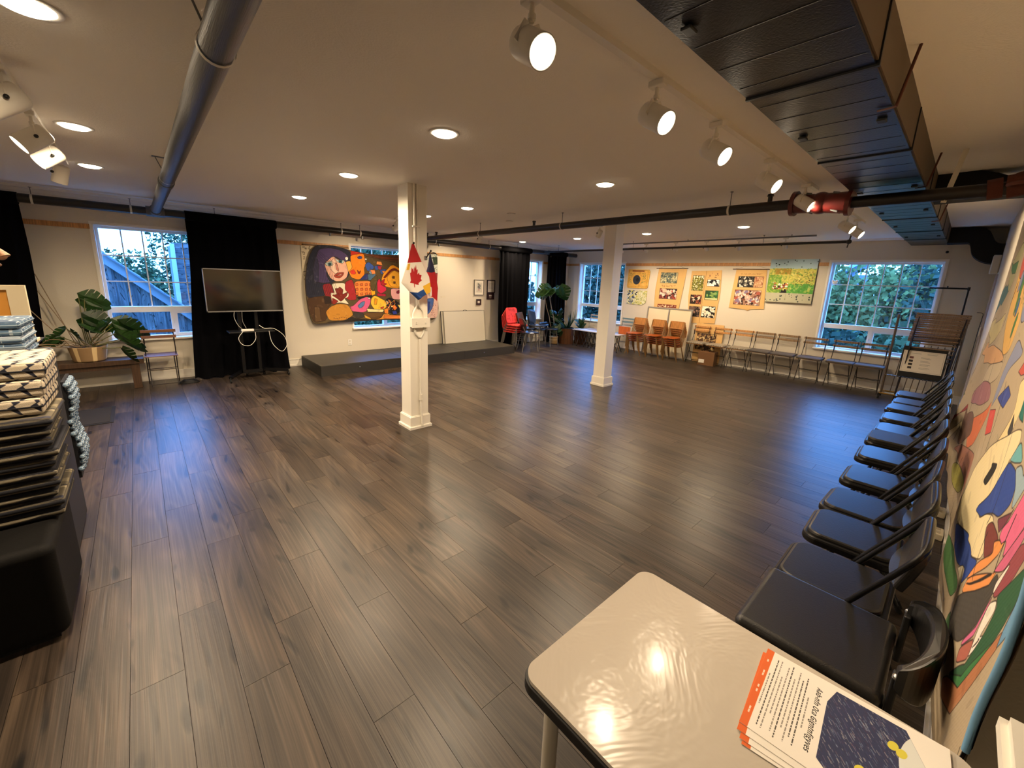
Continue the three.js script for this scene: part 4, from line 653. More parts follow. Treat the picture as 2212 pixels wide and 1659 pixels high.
wallPiece('paper_scroll', 'brown paper scroll with two pictures, nearest the far column', 'scroll', asB([[-5.17, 2.13], [-4.47, 2.125], [-4.5, 1.7], [-4.55, 1.2], [-5.19, 1.19], [-5.2, 1.6]]), (g, w, h) => { kraft(g, w, h); photo(g, w * 0.14, h * 0.1, w * 0.58, h * 0.26, '#b9b48e', 120, ['rgba(70,90,90,.6)', 'rgba(220,210,160,.6)', 'rgba(40,50,50,.5)'], 4, 22); photo(g, w * 0.16, h * 0.5, w * 0.6, h * 0.26, '#3a2622', 90, ['#d8cfc0', '#a8483a', '#e6b8a0', '#20140f', '#7a2f2a'], 8, 26); blobs(g, w * 0.2, h * 0.4, w * 0.5, h * 0.06, 60, ['rgba(110,60,30,.6)'], 2, 5); g.fillStyle = '#7a3322'; g.fillRect(w * 0.14, h * 0.9, w * 0.66, h * 0.08); blobs(g, w * 0.16, h * 0.91, w * 0.62, h * 0.06, 20, ['#e6cfa8'], 5, 10); }, 360, 480, 0.005, 0.01, dowel);
wallPiece('paper_scroll', 'tall brown paper scroll made of two strips with seven pictures', 'scroll', asB([[-4.35, 2.08], [-4.02, 2.085], [-3.69, 2.1], [-3.66, 1.6], [-3.69, 0.94], [-4.28, 0.9], [-4.36, 1.5]]), (g, w, h) => { kraft(g, w, h); photo(g, w * 0.08, h * 0.1, w * 0.36, h * 0.28, '#6a6a24', 160, ['#8a8a30', '#c9c46a', '#4a4a18', '#f2ecd0'], 3, 9); g.font = 'bold 34px serif'; g.fillStyle = '#f2ead2'; for (let i = 0; i < 4; i++) { g.beginPath(); g.ellipse(w * (0.13 + i * 0.085), h * 0.125, 9, 13, 0, 0, 7); g.fill(); } photo(g, w * 0.56, h * 0.17, w * 0.38, h * 0.12, '#1a1c20', 30, ['#e6ecef', '#b9cbd6', '#f2f2ea'], 8, 22); photo(g, w * 0.54, h * 0.37, w * 0.4, h * 0.17, '#2c5a34', 40, ['#3f7a44', '#24482a', '#86a85a'], 6, 30); g.fillStyle = '#d8d9a0'; g.fillRect(w * 0.55, h * 0.505, w * 0.38, h * 0.03); photo(g, w * 0.08, h * 0.46, w * 0.36, h * 0.17, '#2a1a14', 50, ['#7a3a24', '#d8c9b0', '#1a0f0c', '#a85a3a'], 8, 26); photo(g, w * 0.08, h * 0.68, w * 0.36, h * 0.19, '#1c1614', 40, ['#6a5248', '#2e2420', '#9a7a6a'], 10, 28); photo(g, w * 0.5, h * 0.66, w * 0.42, h * 0.21, '#1e1812', 60, ['#f2ead6', '#e0d4b8', '#2a2018', '#f7f2e4'], 10, 24); g.strokeStyle = '#9a7440'; g.lineWidth = 4; g.beginPath(); g.moveTo(w * 0.49, 0); g.lineTo(w * 0.47, h); g.stroke(); blobs(g, w * 0.58, h * 0.04, w * 0.3, h * 0.1, 14, ['rgba(180,110,90,.6)', '#5a3a30'], 4, 9); }, 360, 640, 0.005, 0.01);
wallPiece('paper_scroll', 'wide brown paper scroll with curled lower edge, beside the green canvas', 'scroll', asB([[-3.4, 2.12], [-2.82, 2.122], [-2.79, 1.7], [-2.76, 1.33], [-3.0, 1.31], [-3.06, 1.275], [-3.14, 1.3], [-3.44, 1.315], [-3.42, 1.7]]), (g, w, h) => { kraft(g, w, h); photo(g, w * 0.16, h * 0.17, w * 0.45, h * 0.26, '#1c1a1a', 60, ['#8a8578', '#4a4640', '#d9d4c4', '#2a2828'], 4, 20); photo(g, w * 0.61, h * 0.17, w * 0.25, h * 0.26, '#c99a70', 30, ['#a8684a', '#e0b890'], 5, 16); photo(g, w * 0.12, h * 0.5, w * 0.74, h * 0.36, '#a8806a', 120, ['#d9b8a8', '#7a4a3a', '#e8d8cc', '#2a1a18', '#b05a48', '#8a7a9a'], 8, 26); blobs(g, w * 0.2, h * 0.09, w * 0.6, h * 0.04, 60, ['rgba(120,60,30,.6)'], 2, 4); }, 400, 480, 0.005, 0.012, dowel);
{ // green landscape canvas, standing off the wall
  const o = thing('canvas_painting', 'square green and yellow landscape canvas beside the right window', 'painting', [0, 0, 0], 0, 'artworks on the end wall');
  const z0 = -2.83, z1 = -2.03, y0 = 1.485, y1 = 2.33;
  obj('stretcher', [box2(XB - 0.06, XB - 0.004, y0, y1, z0, z1)], std('#8a8468', 0.8), o);
  const g = new THREE.PlaneGeometry(z1 - z0, y1 - y0).rotateY(-Math.PI / 2).translate(XB - 0.0615, (y0 + y1) / 2, (z0 + z1) / 2);
  obj('painted_face', g, std('#ffffff', 0.7, { map: ctex(640, 680, (c, w, h) => {
    c.fillStyle = '#a9c4cc'; c.fillRect(0, 0, w, h * 0.23); c.fillStyle = '#c9c25a'; c.fillRect(0, h * 0.22, w, h * 0.36); c.fillStyle = '#6f9c34'; c.fillRect(0, h * 0.36, w * 0.3, h * 0.42);
    c.fillStyle = '#4f9a3a'; c.fillRect(w * 0.45, h * 0.56, w * 0.55, h * 0.23); c.fillStyle = '#b8b69a'; c.fillRect(0, h * 0.78, w, h * 0.22); c.fillStyle = '#a8882c'; c.fillRect(w * 0.12, h * 0.21, w * 0.36, h * 0.14);
    blobs(c, 0, h * 0.2, w, h * 0.58, 420, ['rgba(220,210,90,.4)', 'rgba(110,160,60,.4)', 'rgba(240,230,150,.3)', 'rgba(60,120,40,.35)'], 4, 26); blobs(c, w * 0.55, h * 0.28, w * 0.42, h * 0.32, 90, ['rgba(50,60,30,.7)', 'rgba(120,70,30,.6)'], 4, 10);
    blobs(c, w * 0.12, h * 0.54, w * 0.34, h * 0.16, 50, ['#e8e4dc', '#7a3a22', '#c9743a', '#2a1c18', '#b9b4c4'], 8, 22);
    for (let i = 0; i < 40; i++) { c.fillStyle = '#2c3a3a'; c.beginPath(); const y = i < 12 ? rr(0.02, 0.18) : rr(0.8, 0.98); c.ellipse(rr(0, w), y * h, rr(4, 12), rr(4, 12), 0, 0, 7); c.fill(); }
    c.strokeStyle = '#7a7a3a'; c.lineWidth = 2; c.beginPath(); c.moveTo(w * 0.46, h * 0.2); c.lineTo(w * 0.44, h * 0.95); c.stroke();
  }) }), o);
}
{ const o = thing('wall_box', 'cream box mounted high in the corner of the chair wall', 'wall box', [9.3, 2.2, ZC]); obj('housing', [rbox(0.3, 0.26, 0.08, 0.012, 0, 0, -0.045)], std('#d8cdb4', 0.5), o); obj('back_plate', [box2(-0.13, 0.13, -0.11, 0.11, -0.006, 0)], M.white, o); }
{ const o = thing('corner_cable_cover', 'pale vertical cable cover near the corner of the chair wall', 'cable cover', [8.9, 0, ZC]); obj('channel', [rbox(0.04, 1.9, 0.02, 0.004, 0, 1.1, -0.011)], std('#b9b2bc', 0.5), o); obj('switch_plate', [rbox(0.08, 0.12, 0.012, 0.003, 0.0, 1.25, -0.026)], M.white, o); }
tag(obj('wall_hook', [rod(V(XB, 2.42, -0.36), V(XB - 0.03, 2.42, -0.36), 0.014, 10), new THREE.SphereGeometry(0.02, 10, 8).translate(XB - 0.035, 2.42, -0.36)], M.black), 'small black hook on the end wall above the right window', 'hook');
{ const o = thing('window_ornament', 'white hanging ornament at the upper left of the right window', 'ornament', [XB + 0.06, 1.9, -1.74]); obj('body', [new THREE.SphereGeometry(0.045, 14, 10).scale(0.5, 0.8, 1), new THREE.SphereGeometry(0.022, 10, 8).translate(0, 0.03, 0.03), new THREE.SphereGeometry(0.022, 10, 8).translate(0, 0.03, -0.03)], M.white, o); obj('thread', [rod(V(0, 0.03, 0), V(0, 0.365, 0), 0.0015, 5)], M.white, o); }
// ================================================================== black folding chairs along the mural wall
function makeFolding(name, label, seatM, pad) {
  const o = thing(name, label, 'chair', [0, 0, 0], 0, 'black folding chairs along the mural wall');
  const seat = slab(rrect(0.385, 0.385, 0.06), 0.02, 0.012).rotateX(-Math.PI / 2).translate(0, 0.405, -0.01);
  obj('seat_pan', seat, M.blackMetal, o);
  obj('seat_pad', [slab(rrect(0.345, 0.345, 0.055), pad, 0.012).rotateX(-Math.PI / 2).translate(0, 0.432, -0.012)], seatM, o);
  const back = new THREE.Shape(); back.moveTo(-0.19, -0.075); back.quadraticCurveTo(-0.2, 0.09, -0.15, 0.1); back.lineTo(0.15, 0.1); back.quadraticCurveTo(0.2, 0.09, 0.19, -0.075); back.quadraticCurveTo(0, -0.105, -0.19, -0.075);
  const bg = prep(slab(back, 0.016, 0.008)), bp = bg.attributes.position; for (let i = 0; i < bp.count; i++) { const x = bp.getX(i); bp.setZ(i, bp.getZ(i) - 0.7 * (0.04 - x * x)); } bg.computeVertexNormals();
  obj('backrest', bg.rotateX(0.3).translate(0, 0.69, 0.215), seatM, o);
  const fr = [V(-0.205, 0.0, -0.2), V(-0.205, 0.25, -0.06), V(-0.205, 0.62, 0.15), V(-0.195, 0.76, 0.225), V(-0.14, 0.8, 0.245), V(0.14, 0.8, 0.245), V(0.195, 0.76, 0.225), V(0.205, 0.62, 0.15), V(0.205, 0.25, -0.06), V(0.205, 0.0, -0.2)];
  obj('frame', [tube(fr, 0.0115, 90, 8, false, 0.3)], M.blackMetal, o);
  for (const s of [-1, 1]) { obj('rear_leg', [rod(V(s * 0.18, 0.4, 0.02), V(s * 0.18, 0.0, 0.24), 0.0105, 8)], M.blackMetal, o); obj('hinge', [box(0.012, 0.09, 0.03, s * 0.192, 0.4, 0.05)], M.blackMetal, o); }
  obj('stretcher', [rod(V(-0.18, 0.15, 0.158), V(0.18, 0.15, 0.158), 0.008, 8), rod(V(-0.205, 0.13, -0.127), V(0.205, 0.13, -0.127), 0.008, 8)], M.blackMetal, o);
  for (const s of [-1, 1]) { obj('foot_cap', [rod(V(s * 0.205, 0.0, -0.2), V(s * 0.205, 0.035, -0.18), 0.0145, 8)], M.rubber, o); obj('foot_cap', [rod(V(s * 0.18, 0.0, 0.24), V(s * 0.18, 0.035, 0.221), 0.0135, 8)], M.rubber, o); }
  return o;
}
{
  const xs = [2.25, 2.75, 3.17, 3.73, 4.34, 4.88, 5.3, 5.85, 6.41, 6.84, 7.38], ord = ['first', 'second', 'third', 'fourth', 'fifth', 'sixth', 'seventh', 'eighth', 'ninth', 'tenth', 'eleventh and farthest'];
  const lab = (i) => i === 5 ? 'black folding chair with thicker olive black padded seat, sixth from the table' : 'black folding chair with vinyl seat, ' + ord[i] + ' from the white table';
  const proto = makeFolding('folding_chair', lab(0), M.vinyl, 0.012); proto.position.set(xs[0], 0, -0.175);
  xs.forEach((x, i) => {
    if (i === 0) return;
    if (i === 5) { const c = makeFolding('folding_chair', lab(5), phys('#1d1a15', 0.5, { bumpMap: grit, bumpScale: 0.0006 }), 0.03); c.position.set(x, 0, -0.185); c.rotation.y = 0.02; return; }
    copyOf(proto, [x, 0, -0.175 - (i > 6 ? 0.02 : 0) + 0.008 * Math.sin(i * 3)], 0.03 * Math.sin(i * 2.1), lab(i), 'black folding chairs along the mural wall');
  });
}
// ================================================================== chair with wrap-round back beside the table
{
  const o = thing('wraparound_chair', 'black chair with curved wrap-round back beside the white table', 'chair', [1.82, 0, -0.17]);
  obj('seat', [rbox(0.46, 0.06, 0.44, 0.028, 0, 0.45, 0, 3)], M.vinyl, o);
  obj('seat_shell', [rbox(0.43, 0.02, 0.41, 0.009, 0, 0.412, 0)], M.black, o);
  const arc = []; for (let i = 0; i <= 24; i++) { const a = Math.PI * (0.02 + 0.96 * i / 24); arc.push([-0.215 * Math.cos(a), 0.235 + 0.085 * Math.sin(a)]); }
  const s = new THREE.Shape(); arc.forEach((p, i) => i ? s.lineTo(p[0], -p[1]) : s.moveTo(p[0], -p[1])); arc.slice().reverse().forEach((p) => s.lineTo(p[0] * 0.9, -(0.235 + (p[1] - 0.235) * 0.72))); s.closePath();
  const bg = prep(slab(s, 0.17, 0.008).rotateX(-Math.PI / 2).translate(0, 0.475, 0)), bp = bg.attributes.position;
  for (let i = 0; i < bp.count; i++) { const y = bp.getY(i), z = bp.getZ(i), e = Math.max(0, 0.07 - (z - 0.235)) / 0.07; if (y < 0.56) bp.setY(i, y + 0.06 * e); else bp.setY(i, y - 0.05 * e); } bg.computeVertexNormals();
  obj('backrest', bg, phys('#0e0d0d', 0.34, { clearcoat: 0.3, clearcoatRoughness: 0.3 }), o);
  for (const k of [-1, 1]) {
    obj('back_support', [rbox(0.05, 0.2, 0.02, 0.006, k * 0.185, 0.46, 0.235)], M.black, o);
    obj('screw', [new THREE.SphereGeometry(0.012, 10, 8).translate(k * 0.2, 0.56, 0.235), new THREE.SphereGeometry(0.012, 10, 8).translate(k * 0.2, 0.53, 0.24)], M.chrome, o);
    obj('front_leg', [rod(V(k * 0.19, 0.42, -0.17), V(k * 0.22, 0, -0.21), 0.013)], M.blackMetal, o); obj('rear_leg', [rod(V(k * 0.19, 0.42, 0.16), V(k * 0.22, 0, 0.26), 0.013)], M.blackMetal, o);
  }
}
// ================================================================== white table with flyers
{
  const o = thing('white_table', 'white laminate table with black edging in the foreground', 'table', [0.925, 0, -0.2]);
  const top = rrect(0.604, 0.8, 0.045);
  obj('table_top', [slab(top, 0.012, 0.0).rotateX(-Math.PI / 2).translate(0, 0.729, 0)], phys('#c8bfb2', 0.2, { bumpMap: dtex(256, 256, (u, v) => { const n = 0.5 + 0.35 * tn(u, v, 14, 14, 2) + 0.2 * tn(u, v, 40, 40, 6); return [n, n, n]; }, false, 2, 2), bumpScale: 0.0012, clearcoat: 0.5, clearcoatRoughness: 0.1 }), o);
  obj('edge_band', [slab(rrect(0.61, 0.806, 0.047), 0.022, 0.004).rotateX(-Math.PI / 2).translate(0, 0.704, 0)], M.black, o);
  obj('apron', [box2(-0.25, 0.25, 0.65, 0.704, -0.34, -0.325), box2(-0.25, 0.25, 0.65, 0.704, 0.325, 0.34), box2(-0.25, -0.235, 0.65, 0.704, -0.325, 0.325), box2(0.235, 0.25, 0.65, 0.704, -0.325, 0.325)], std('#b9b2a2', 0.5), o);
  for (const [x, z] of [[-0.25, -0.33], [0.25, -0.33], [-0.25, 0.33], [0.25, 0.33]]) { obj('leg', [cyl(0.02, 0.02, 0.7, x, 0.355, z, 18)], std('#c9c2b2', 0.35, { metalness: 0.2 }), o); obj('glide', [cyl(0.023, 0.023, 0.012, x, 0.006, z, 14)], M.rubber, o); }
}
{
  const front = ctex(704, 880, (g, w, h) => {
    g.fillStyle = '#f4efe6'; g.fillRect(0, 0, w, h);
    g.save(); g.beginPath(); g.moveTo(w * 0.06, h * 0.56); g.lineTo(w * 0.24, h * 0.60); g.lineTo(w * 0.86, h * 0.6); g.lineTo(w * 0.97, h * 0.5); g.lineTo(w * 0.97, h * 0.2); g.quadraticCurveTo(w * 0.8, h * 0.1, w * 0.5, h * 0.06); g.lineTo(w * 0.06, h * 0.2); g.closePath(); g.clip();
    g.fillStyle = '#2a3358'; g.fillRect(0, 0, w, h); for (let i = 0; i < 900; i++) { g.fillStyle = ['#cfc8c0', '#3a3a6a', '#1c2240', '#7a6a80', '#8ea0b8', '#4a2f4a'][i % 6]; g.globalAlpha = 0.5; g.save(); g.translate(rr(0, w), rr(h * 0.2, h * 0.62)); g.rotate(-0.6); g.fillRect(0, 0, rr(6, 44), rr(2, 6)); g.restore(); } g.globalAlpha = 1;
    g.fillStyle = '#dfe3e0'; g.beginPath(); g.ellipse(w * 0.35, h * 0.13, w * 0.3, h * 0.1, 0.1, 0, 7); g.fill(); g.fillStyle = '#d9cf4a'; for (const [x, y] of [[0.3, 0.26], [0.72, 0.4], [0.33, 0.22]]) { g.beginPath(); g.ellipse(x * w, y * h, 34, 22, 0.3, 0, 7); g.fill(); } g.restore();
    g.fillStyle = '#1c1814'; g.font = 'italic bold 40px sans-serif'; g.textAlign = 'center'; g.fillText('Aab-nfn Oca Gigntnfigyves', w * 0.5, h * 0.665);
    for (let i = 0, y = h * 0.695; i < 11; i++, y += 21) { const half = w * [0.18, 0.4, 0.34, 0.42, 0.3, 0.44, 0.4, 0.24, 0.43, 0.42, 0.2][i]; g.fillStyle = i % 4 === 1 || i === 2 ? '#4a443e' : '#8d867e'; for (let x = w / 2 - half; x < w / 2 + half;) { const L = rr(8, 34); g.fillRect(x, y, Math.min(L, w / 2 + half - x), 6); x += L + 6; } }   // fine print too small to read
    g.fillStyle = '#e0641e'; g.fillRect(0, h * 0.952, w, h * 0.048); g.fillStyle = '#f7d9c4'; for (const x of [0.14, 0.3, 0.34, 0.5, 0.56, 0.78, 0.82]) g.fillRect(w * x, h * 0.968, w * 0.035, 9);
  });
  const back = ctex(352, 440, (g, w, h) => { g.fillStyle = '#f2ede4'; g.fillRect(0, 0, w, h); g.fillStyle = '#e0641e'; g.fillRect(0, h * 0.95, w, h * 0.05); });
  const fm = std('#ffffff', 0.55, { map: front }), bm = std('#ffffff', 0.55, { map: back });
  const lab = ['top flyer with orange strip, text and photo on the white table', 'second flyer in the fanned stack, just under the top one', 'third flyer in the fanned stack on the white table', 'lowest flyer in the fanned stack on the white table'];
  [[1.07, 0.0, 0.07], [1.055, -0.002, 0.1], [1.045, 0.004, 0.13], [1.04, 0.008, 0.15]].forEach(([x, z, a], i) => {
    const o = thing('flyer', lab[i], 'flyer', [x, 0.7428 + (3 - i) * 0.0016, -0.012 + z], a, 'flyers on the white table');
    obj('sheet', [box(0.274, 0.0012, 0.352)], M.paper, o);
    obj('print', new THREE.PlaneGeometry(0.274, 0.352).rotateX(-Math.PI / 2).rotateY(Math.PI).translate(0, 0.0008, 0), i ? bm : fm, o);
  });
}
// ================================================================== bistro chairs before the end wall (front faces -x)
const slatM = M.pine, slatD = M.pineDark, ironM = std('#2a2320', 0.5, { metalness: 0.4 });
function makeBistro(label, group, slat, cushion, iron = ironM) {           // local: front -x, width along z
  const o = thing('bistro_chair', label, 'chair', [0, 0, 0], 0, group);
  for (let i = 0; i < 5; i++) obj('seat_slat', [metres(rbox(0.06, 0.012, 0.38, 0.004, -0.15 + i * 0.072, 0.45, 0))], slat, o);
  for (const y of [0.74, 0.825]) obj('back_slat', [metres(rbox(0.014, 0.042, 0.39, 0.005, 0.165 + (y - 0.74) * 0.25, y, 0))], slat, o);
  for (const s of [-1, 1]) {
    obj('long_leg', [rod(V(0.185, 0.85, s * 0.165), V(0.11, 0.55, s * 0.17), 0.0065, 6), rod(V(0.11, 0.55, s * 0.17), V(-0.12, 0.0, s * 0.175), 0.0065, 6), rbox(0.012, 0.1, 0.018, 0.003, 0.148, 0.69, s * 0.167)], iron, o);
    obj('short_leg', [rod(V(-0.15, 0.445, s * 0.15), V(0.15, 0.0, s * 0.15), 0.0065, 6)], iron, o);
    obj('seat_rail', [box2(-0.18, 0.16, 0.432, 0.444, s * 0.15 - 0.006, s * 0.15 + 0.006)], iron, o);
  }
  obj('cross_rod', [rod(V(0.0, 0.222, -0.15), V(0.0, 0.222, 0.15), 0.005, 6), rod(V(0.14, 0.03, -0.15), V(0.14, 0.03, 0.15), 0.005, 6), rod(V(-0.02, 0.24, -0.172), V(-0.02, 0.24, 0.172), 0.005, 6)], iron, o);
  if (cushion) obj('seat_cushion', [rbox(0.37, 0.034, 0.4, 0.015, -0.01, 0.475, 0, 3)], cushion, o);
  return o;
}
{
  const greyPad = std('#6d6763', 0.9, { bumpMap: weave, bumpScale: 0.0015 });
  const stripe = ctex(256, 64, (g, w, h) => { g.fillStyle = '#cfc4ae'; g.fillRect(0, 0, w, h); for (let i = 0; i < 8; i++) { g.fillStyle = i % 2 ? '#4c443d' : '#8b8072'; g.fillRect(i * 32 + 6, 0, 16, h); } }, true, 2, 1);
  const stripePad = std('#ffffff', 0.9, { map: stripe, bumpMap: weave, bumpScale: 0.0015 });
  const gr = 'folding bistro chairs along the end wall';
  const zs = [-0.95, -1.36, -1.83, -2.28, -2.70, -3.11, -3.55, -4.0];
  const names = ['nearest the wheeled chair rack', 'second from the wheeled chair rack', 'under the left part of the right window', 'under the green landscape canvas', 'left of the one under the canvas', 'right of the striped cushion pair under the curled scroll', 'with striped cushion, right one of two', 'with striped cushion, beside the orange chair stacks'];
  let a, b;
  zs.forEach((z, i) => {
    const l = 'wooden slat bistro chair ' + names[i];
    if (i < 5) { if (!a) { a = makeBistro(l, gr, slatD, greyPad); a.position.set(9.5, 0, z); } else copyOf(a, [9.5, 0, z], 0.02 * Math.sin(i * 5), l, gr); }
    else if (!b) { b = makeBistro(l, gr, slatM, stripePad); b.position.set(9.5, 0, z); } else copyOf(b, [9.5 - (i - 5) * 0.01, 0, z], 0.02 * Math.sin(i * 4), l, gr);
  });
  // the one under the left window, beside the bench
  const c = makeBistro('dark wooden bistro chair beside the bench under the left window', 'bistro chair by the bench', std('#6a4632', 0.55), null);
  c.position.set(0.14, 0, -7.9); c.rotation.y = -Math.PI / 2;
  // pale ones behind the low bench in the far corner
  const pale = std('#b9a894', 0.55), paleIron = std('#8f8b86', 0.4, { metalness: 0.3 });
  const d = makeBistro('pale bistro chair behind the low white bench, left of the far column', 'pale bistro chairs behind the low bench', pale, null, paleIron); d.position.set(9.47, 0, -6.55);
  copyOf(d, [9.47, 0, -7.0], 0.06, 'pale bistro chair nearest the potted ferns behind the low bench', 'pale bistro chairs behind the low bench');
  const e = makeBistro('blue grey bistro chair right of the far column', 'blue grey bistro chair', std('#6f8a90', 0.5), null, paleIron); e.position.set(9.45, 0, -5.95);
}
{ // low white bench on crossed legs
  const o = thing('low_bench', 'low white topped bench on crossed legs beside the far column', 'bench', [9.0, 0, -6.45]);
  obj('bench_top', [rbox(0.32, 0.024, 1.5, 0.006, 0, 0.452, 0)], std('#cfc8bd', 0.5), o);
  obj('under_frame', [box2(-0.13, -0.11, 0.42, 0.44, -0.72, 0.72), box2(0.11, 0.13, 0.42, 0.44, -0.72, 0.72)], ironM, o);
  for (const z of [-0.68, -0.42, -0.3, -0.18, -0.06, 0.3, 0.62]) obj('crossed_leg', [rod(V(-0.12, 0.43, z), V(0.12, 0, z + 0.07), 0.008, 6), rod(V(0.12, 0.43, z), V(-0.12, 0, z + 0.07), 0.008, 6), rod(V(-0.12, 0.43, z + 0.1), V(-0.12, 0, z - 0.06), 0.007, 6), rod(V(-0.12, 0.43, z - 0.1), V(-0.12, 0, z + 0.1), 0.007, 6)], ironM, o);
}
// ================================================================== stacked school chairs
{
  const plyM = std('#fff4e0', 0.4, { map: pineTex }), seatM = std('#ffb47c', 0.4, { map: pineTex }), tubeM = std('#a07a4a', 0.35, { metalness: 0.5 });
  const gr = 'stacked wooden school chairs';
  const mk = (label) => {
    const o = thing('school_chair', label, 'chair', [0, 0, 0], 0, gr);                       // front faces -x
    obj('seat', [metres(slab(rrect(0.34, 0.32, 0.05), 0.006, 0.004).rotateX(-Math.PI / 2).translate(0.0, 0.355, 0))], seatM, o);
    const bg = prep(slab(rrect(0.36, 0.17, 0.03), 0.006, 0.003)), p = bg.attributes.position; for (let i = 0; i < p.count; i++) p.setZ(i, p.getZ(i) - 0.8 * p.getX(i) ** 2); bg.computeVertexNormals();
    obj('backrest', metres(bg.rotateY(-Math.PI / 2).rotateZ(-0.12).translate(0.2, 0.635, 0)), plyM, o);
    for (const s of [-1, 1]) {
      obj('front_leg', [rod(V(-0.13, 0.345, s * 0.14), V(-0.1, 0, s * 0.17), 0.0095, 8)], tubeM, o);
      obj('rear_leg', [rod(V(0.1, 0.345, s * 0.15), V(0.24, 0, s * 0.18), 0.0095, 8)], tubeM, o);
      obj('back_post', [rod(V(0.1, 0.345, s * 0.15), V(0.155, 0.5, s * 0.165), 0.0095, 8), rod(V(0.155, 0.5, s * 0.165), V(0.215, 0.7, s * 0.165), 0.0095, 8)], tubeM, o);
      obj('side_rail', [rod(V(-0.13, 0.345, s * 0.14), V(0.1, 0.345, s * 0.15), 0.009, 8)], tubeM, o);
    }
    return o;
  };
  let proto; const lev = ['bottom', 'second from bottom', 'middle', 'second from top', 'top'], st = ['left stack', 'middle stack', 'right stack'];
  [-5.37, -4.87, -4.42].forEach((z, s) => { for (let k = 0; k < 5; k++) {
    const l = 'wooden school chair, ' + lev[k] + ' one of the ' + st[s] + ' before the scrolls', p = [9.16 - k * 0.045, k * 0.052, z + 0.006 * k];
    if (!proto) { proto = mk(l); proto.position.set(...p); } else copyOf(proto, p, 0.015 * Math.sin(s * 3 + k), l, gr);
  } });
  // one orange seat tipped at the left of the stacks
  const t = thing('orange_seat', 'loose orange chair seat left of the stacked school chairs', 'chair seat', [9.2, 0, -5.78]);
  obj('seat_panel', [metres(rbox(0.02, 0.2, 0.34, 0.008, 0, 0.56, 0))], seatM, t); obj('stand', [rod(V(0, 0.46, -0.13), V(0.05, 0, -0.15), 0.008), rod(V(0, 0.46, 0.13), V(0.05, 0, 0.15), 0.008), rod(V(-0.02, 0.46, 0.13), V(-0.12, 0, 0.15), 0.008), rod(V(-0.02, 0.46, -0.13), V(-0.12, 0, -0.15), 0.008)], tubeM, t);
}
{ // aluminium double frame leaning behind the stacks
  const o = thing('display_frame', 'empty silver double frame leaning behind the school chairs', 'frame', [9.55, 0, -4.86]);
  const al = std('#a9a59c', 0.35, { metalness: 0.6 }), tl = (g) => g.rotateZ(-0.09), H = 1.2, Wd = 1.16, b = 0.03;
  obj('frame_rail', [tl(box2(-0.012, 0.012, H - b, H, -Wd / 2, Wd / 2)), tl(box2(-0.012, 0.012, 0.0, b, -Wd / 2, Wd / 2))], al, o);
  for (const z of [-Wd / 2, -b / 2, Wd / 2 - b]) obj('frame_stile', [tl(box2(-0.012, 0.012, b, H - b, z, z + b))], al, o);
  for (const z of [-Wd / 4, Wd / 4]) obj('backing_sheet', [tl(box2(0.004, 0.008, b, H - b, z - Wd / 4 + 0.02, z + Wd / 4 - 0.02))], std('#e0d2b2', 0.6), o);
}
{ // brown printed panel and box behind the striped chairs
  const o = thing('leaning_panel', 'brown printed panel leaning under the tall scroll', 'panel', [9.66, 0, -3.86]);
  obj('board', [rbox(0.02, 0.9, 0.62, 0.004, 0, 0.45, 0).rotateZ(-0.05)], std('#ffffff', 0.75, { map: ctex(256, 384, (g, w, h) => { kraft(g, w, h); g.globalAlpha = 0.9; photo(g, w * 0.08, h * 0.25, w * 0.7, h * 0.42, '#4a3020', 120, ['#e0c890', '#7a5030', '#2c1c12', '#c9a060'], 5, 16); }) }), o);
  const c = thing('carton', 'brown cardboard carton standing under the striped bistro chairs', 'carton', [9.45, 0, -3.72], 0.1); obj('carton_body', [metres(box2(-0.13, 0.13, 0, 0.3, -0.17, 0.17))], std('#7a5636', 0.85), c); obj('flap', [box2(-0.13, 0.0, 0.3, 0.304, -0.17, 0.17), box2(0.002, 0.13, 0.3, 0.304, -0.17, 0.17)], std('#86613e', 0.85), c);
  obj('label_sheet', [box2(-0.1325, -0.13, 0.05, 0.13, -0.15, -0.03)], M.paper, c);
}
// ================================================================== stage platforms
{
  const stM = std('#2b2824', 0.62, { bumpMap: grit, bumpScale: 0.001 }), topM = phys('#3a372f', 0.5, { bumpMap: grit, bumpScale: 0.0008 });
  const xs = [2.14, 3.67, 5.12, 6.59], l = ['left black stage platform, nearest the television', 'middle black stage platform behind the nearer column', 'right black stage platform below the leaning boards'];
  for (let i = 0; i < 3; i++) {
    const a = xs[i] + 0.003, b = xs[i + 1] - 0.003, o = thing('stage_platform', l[i], 'platform', [(a + b) / 2, 0, -7.66], 0, 'stage platforms'), w = (b - a) / 2;
    obj('frame', [box2(-w, w, 0, 0.165, -0.555, 0.555)], stM, o);
    obj('deck', [rbox(2 * w, 0.022, 1.115, 0.004, 0, 0.176, 0)], topM, o);
    if (i !== 1) obj('fixing', [new THREE.SphereGeometry(0.012, 10, 8).translate(i ? -0.2 : -0.1, 0.1, 0.556)], M.chrome, o);
    obj('corner_plate', [box2(w - 0.05, w, 0.03, 0.13, 0.555, 0.559)], stM, o);
  }
}
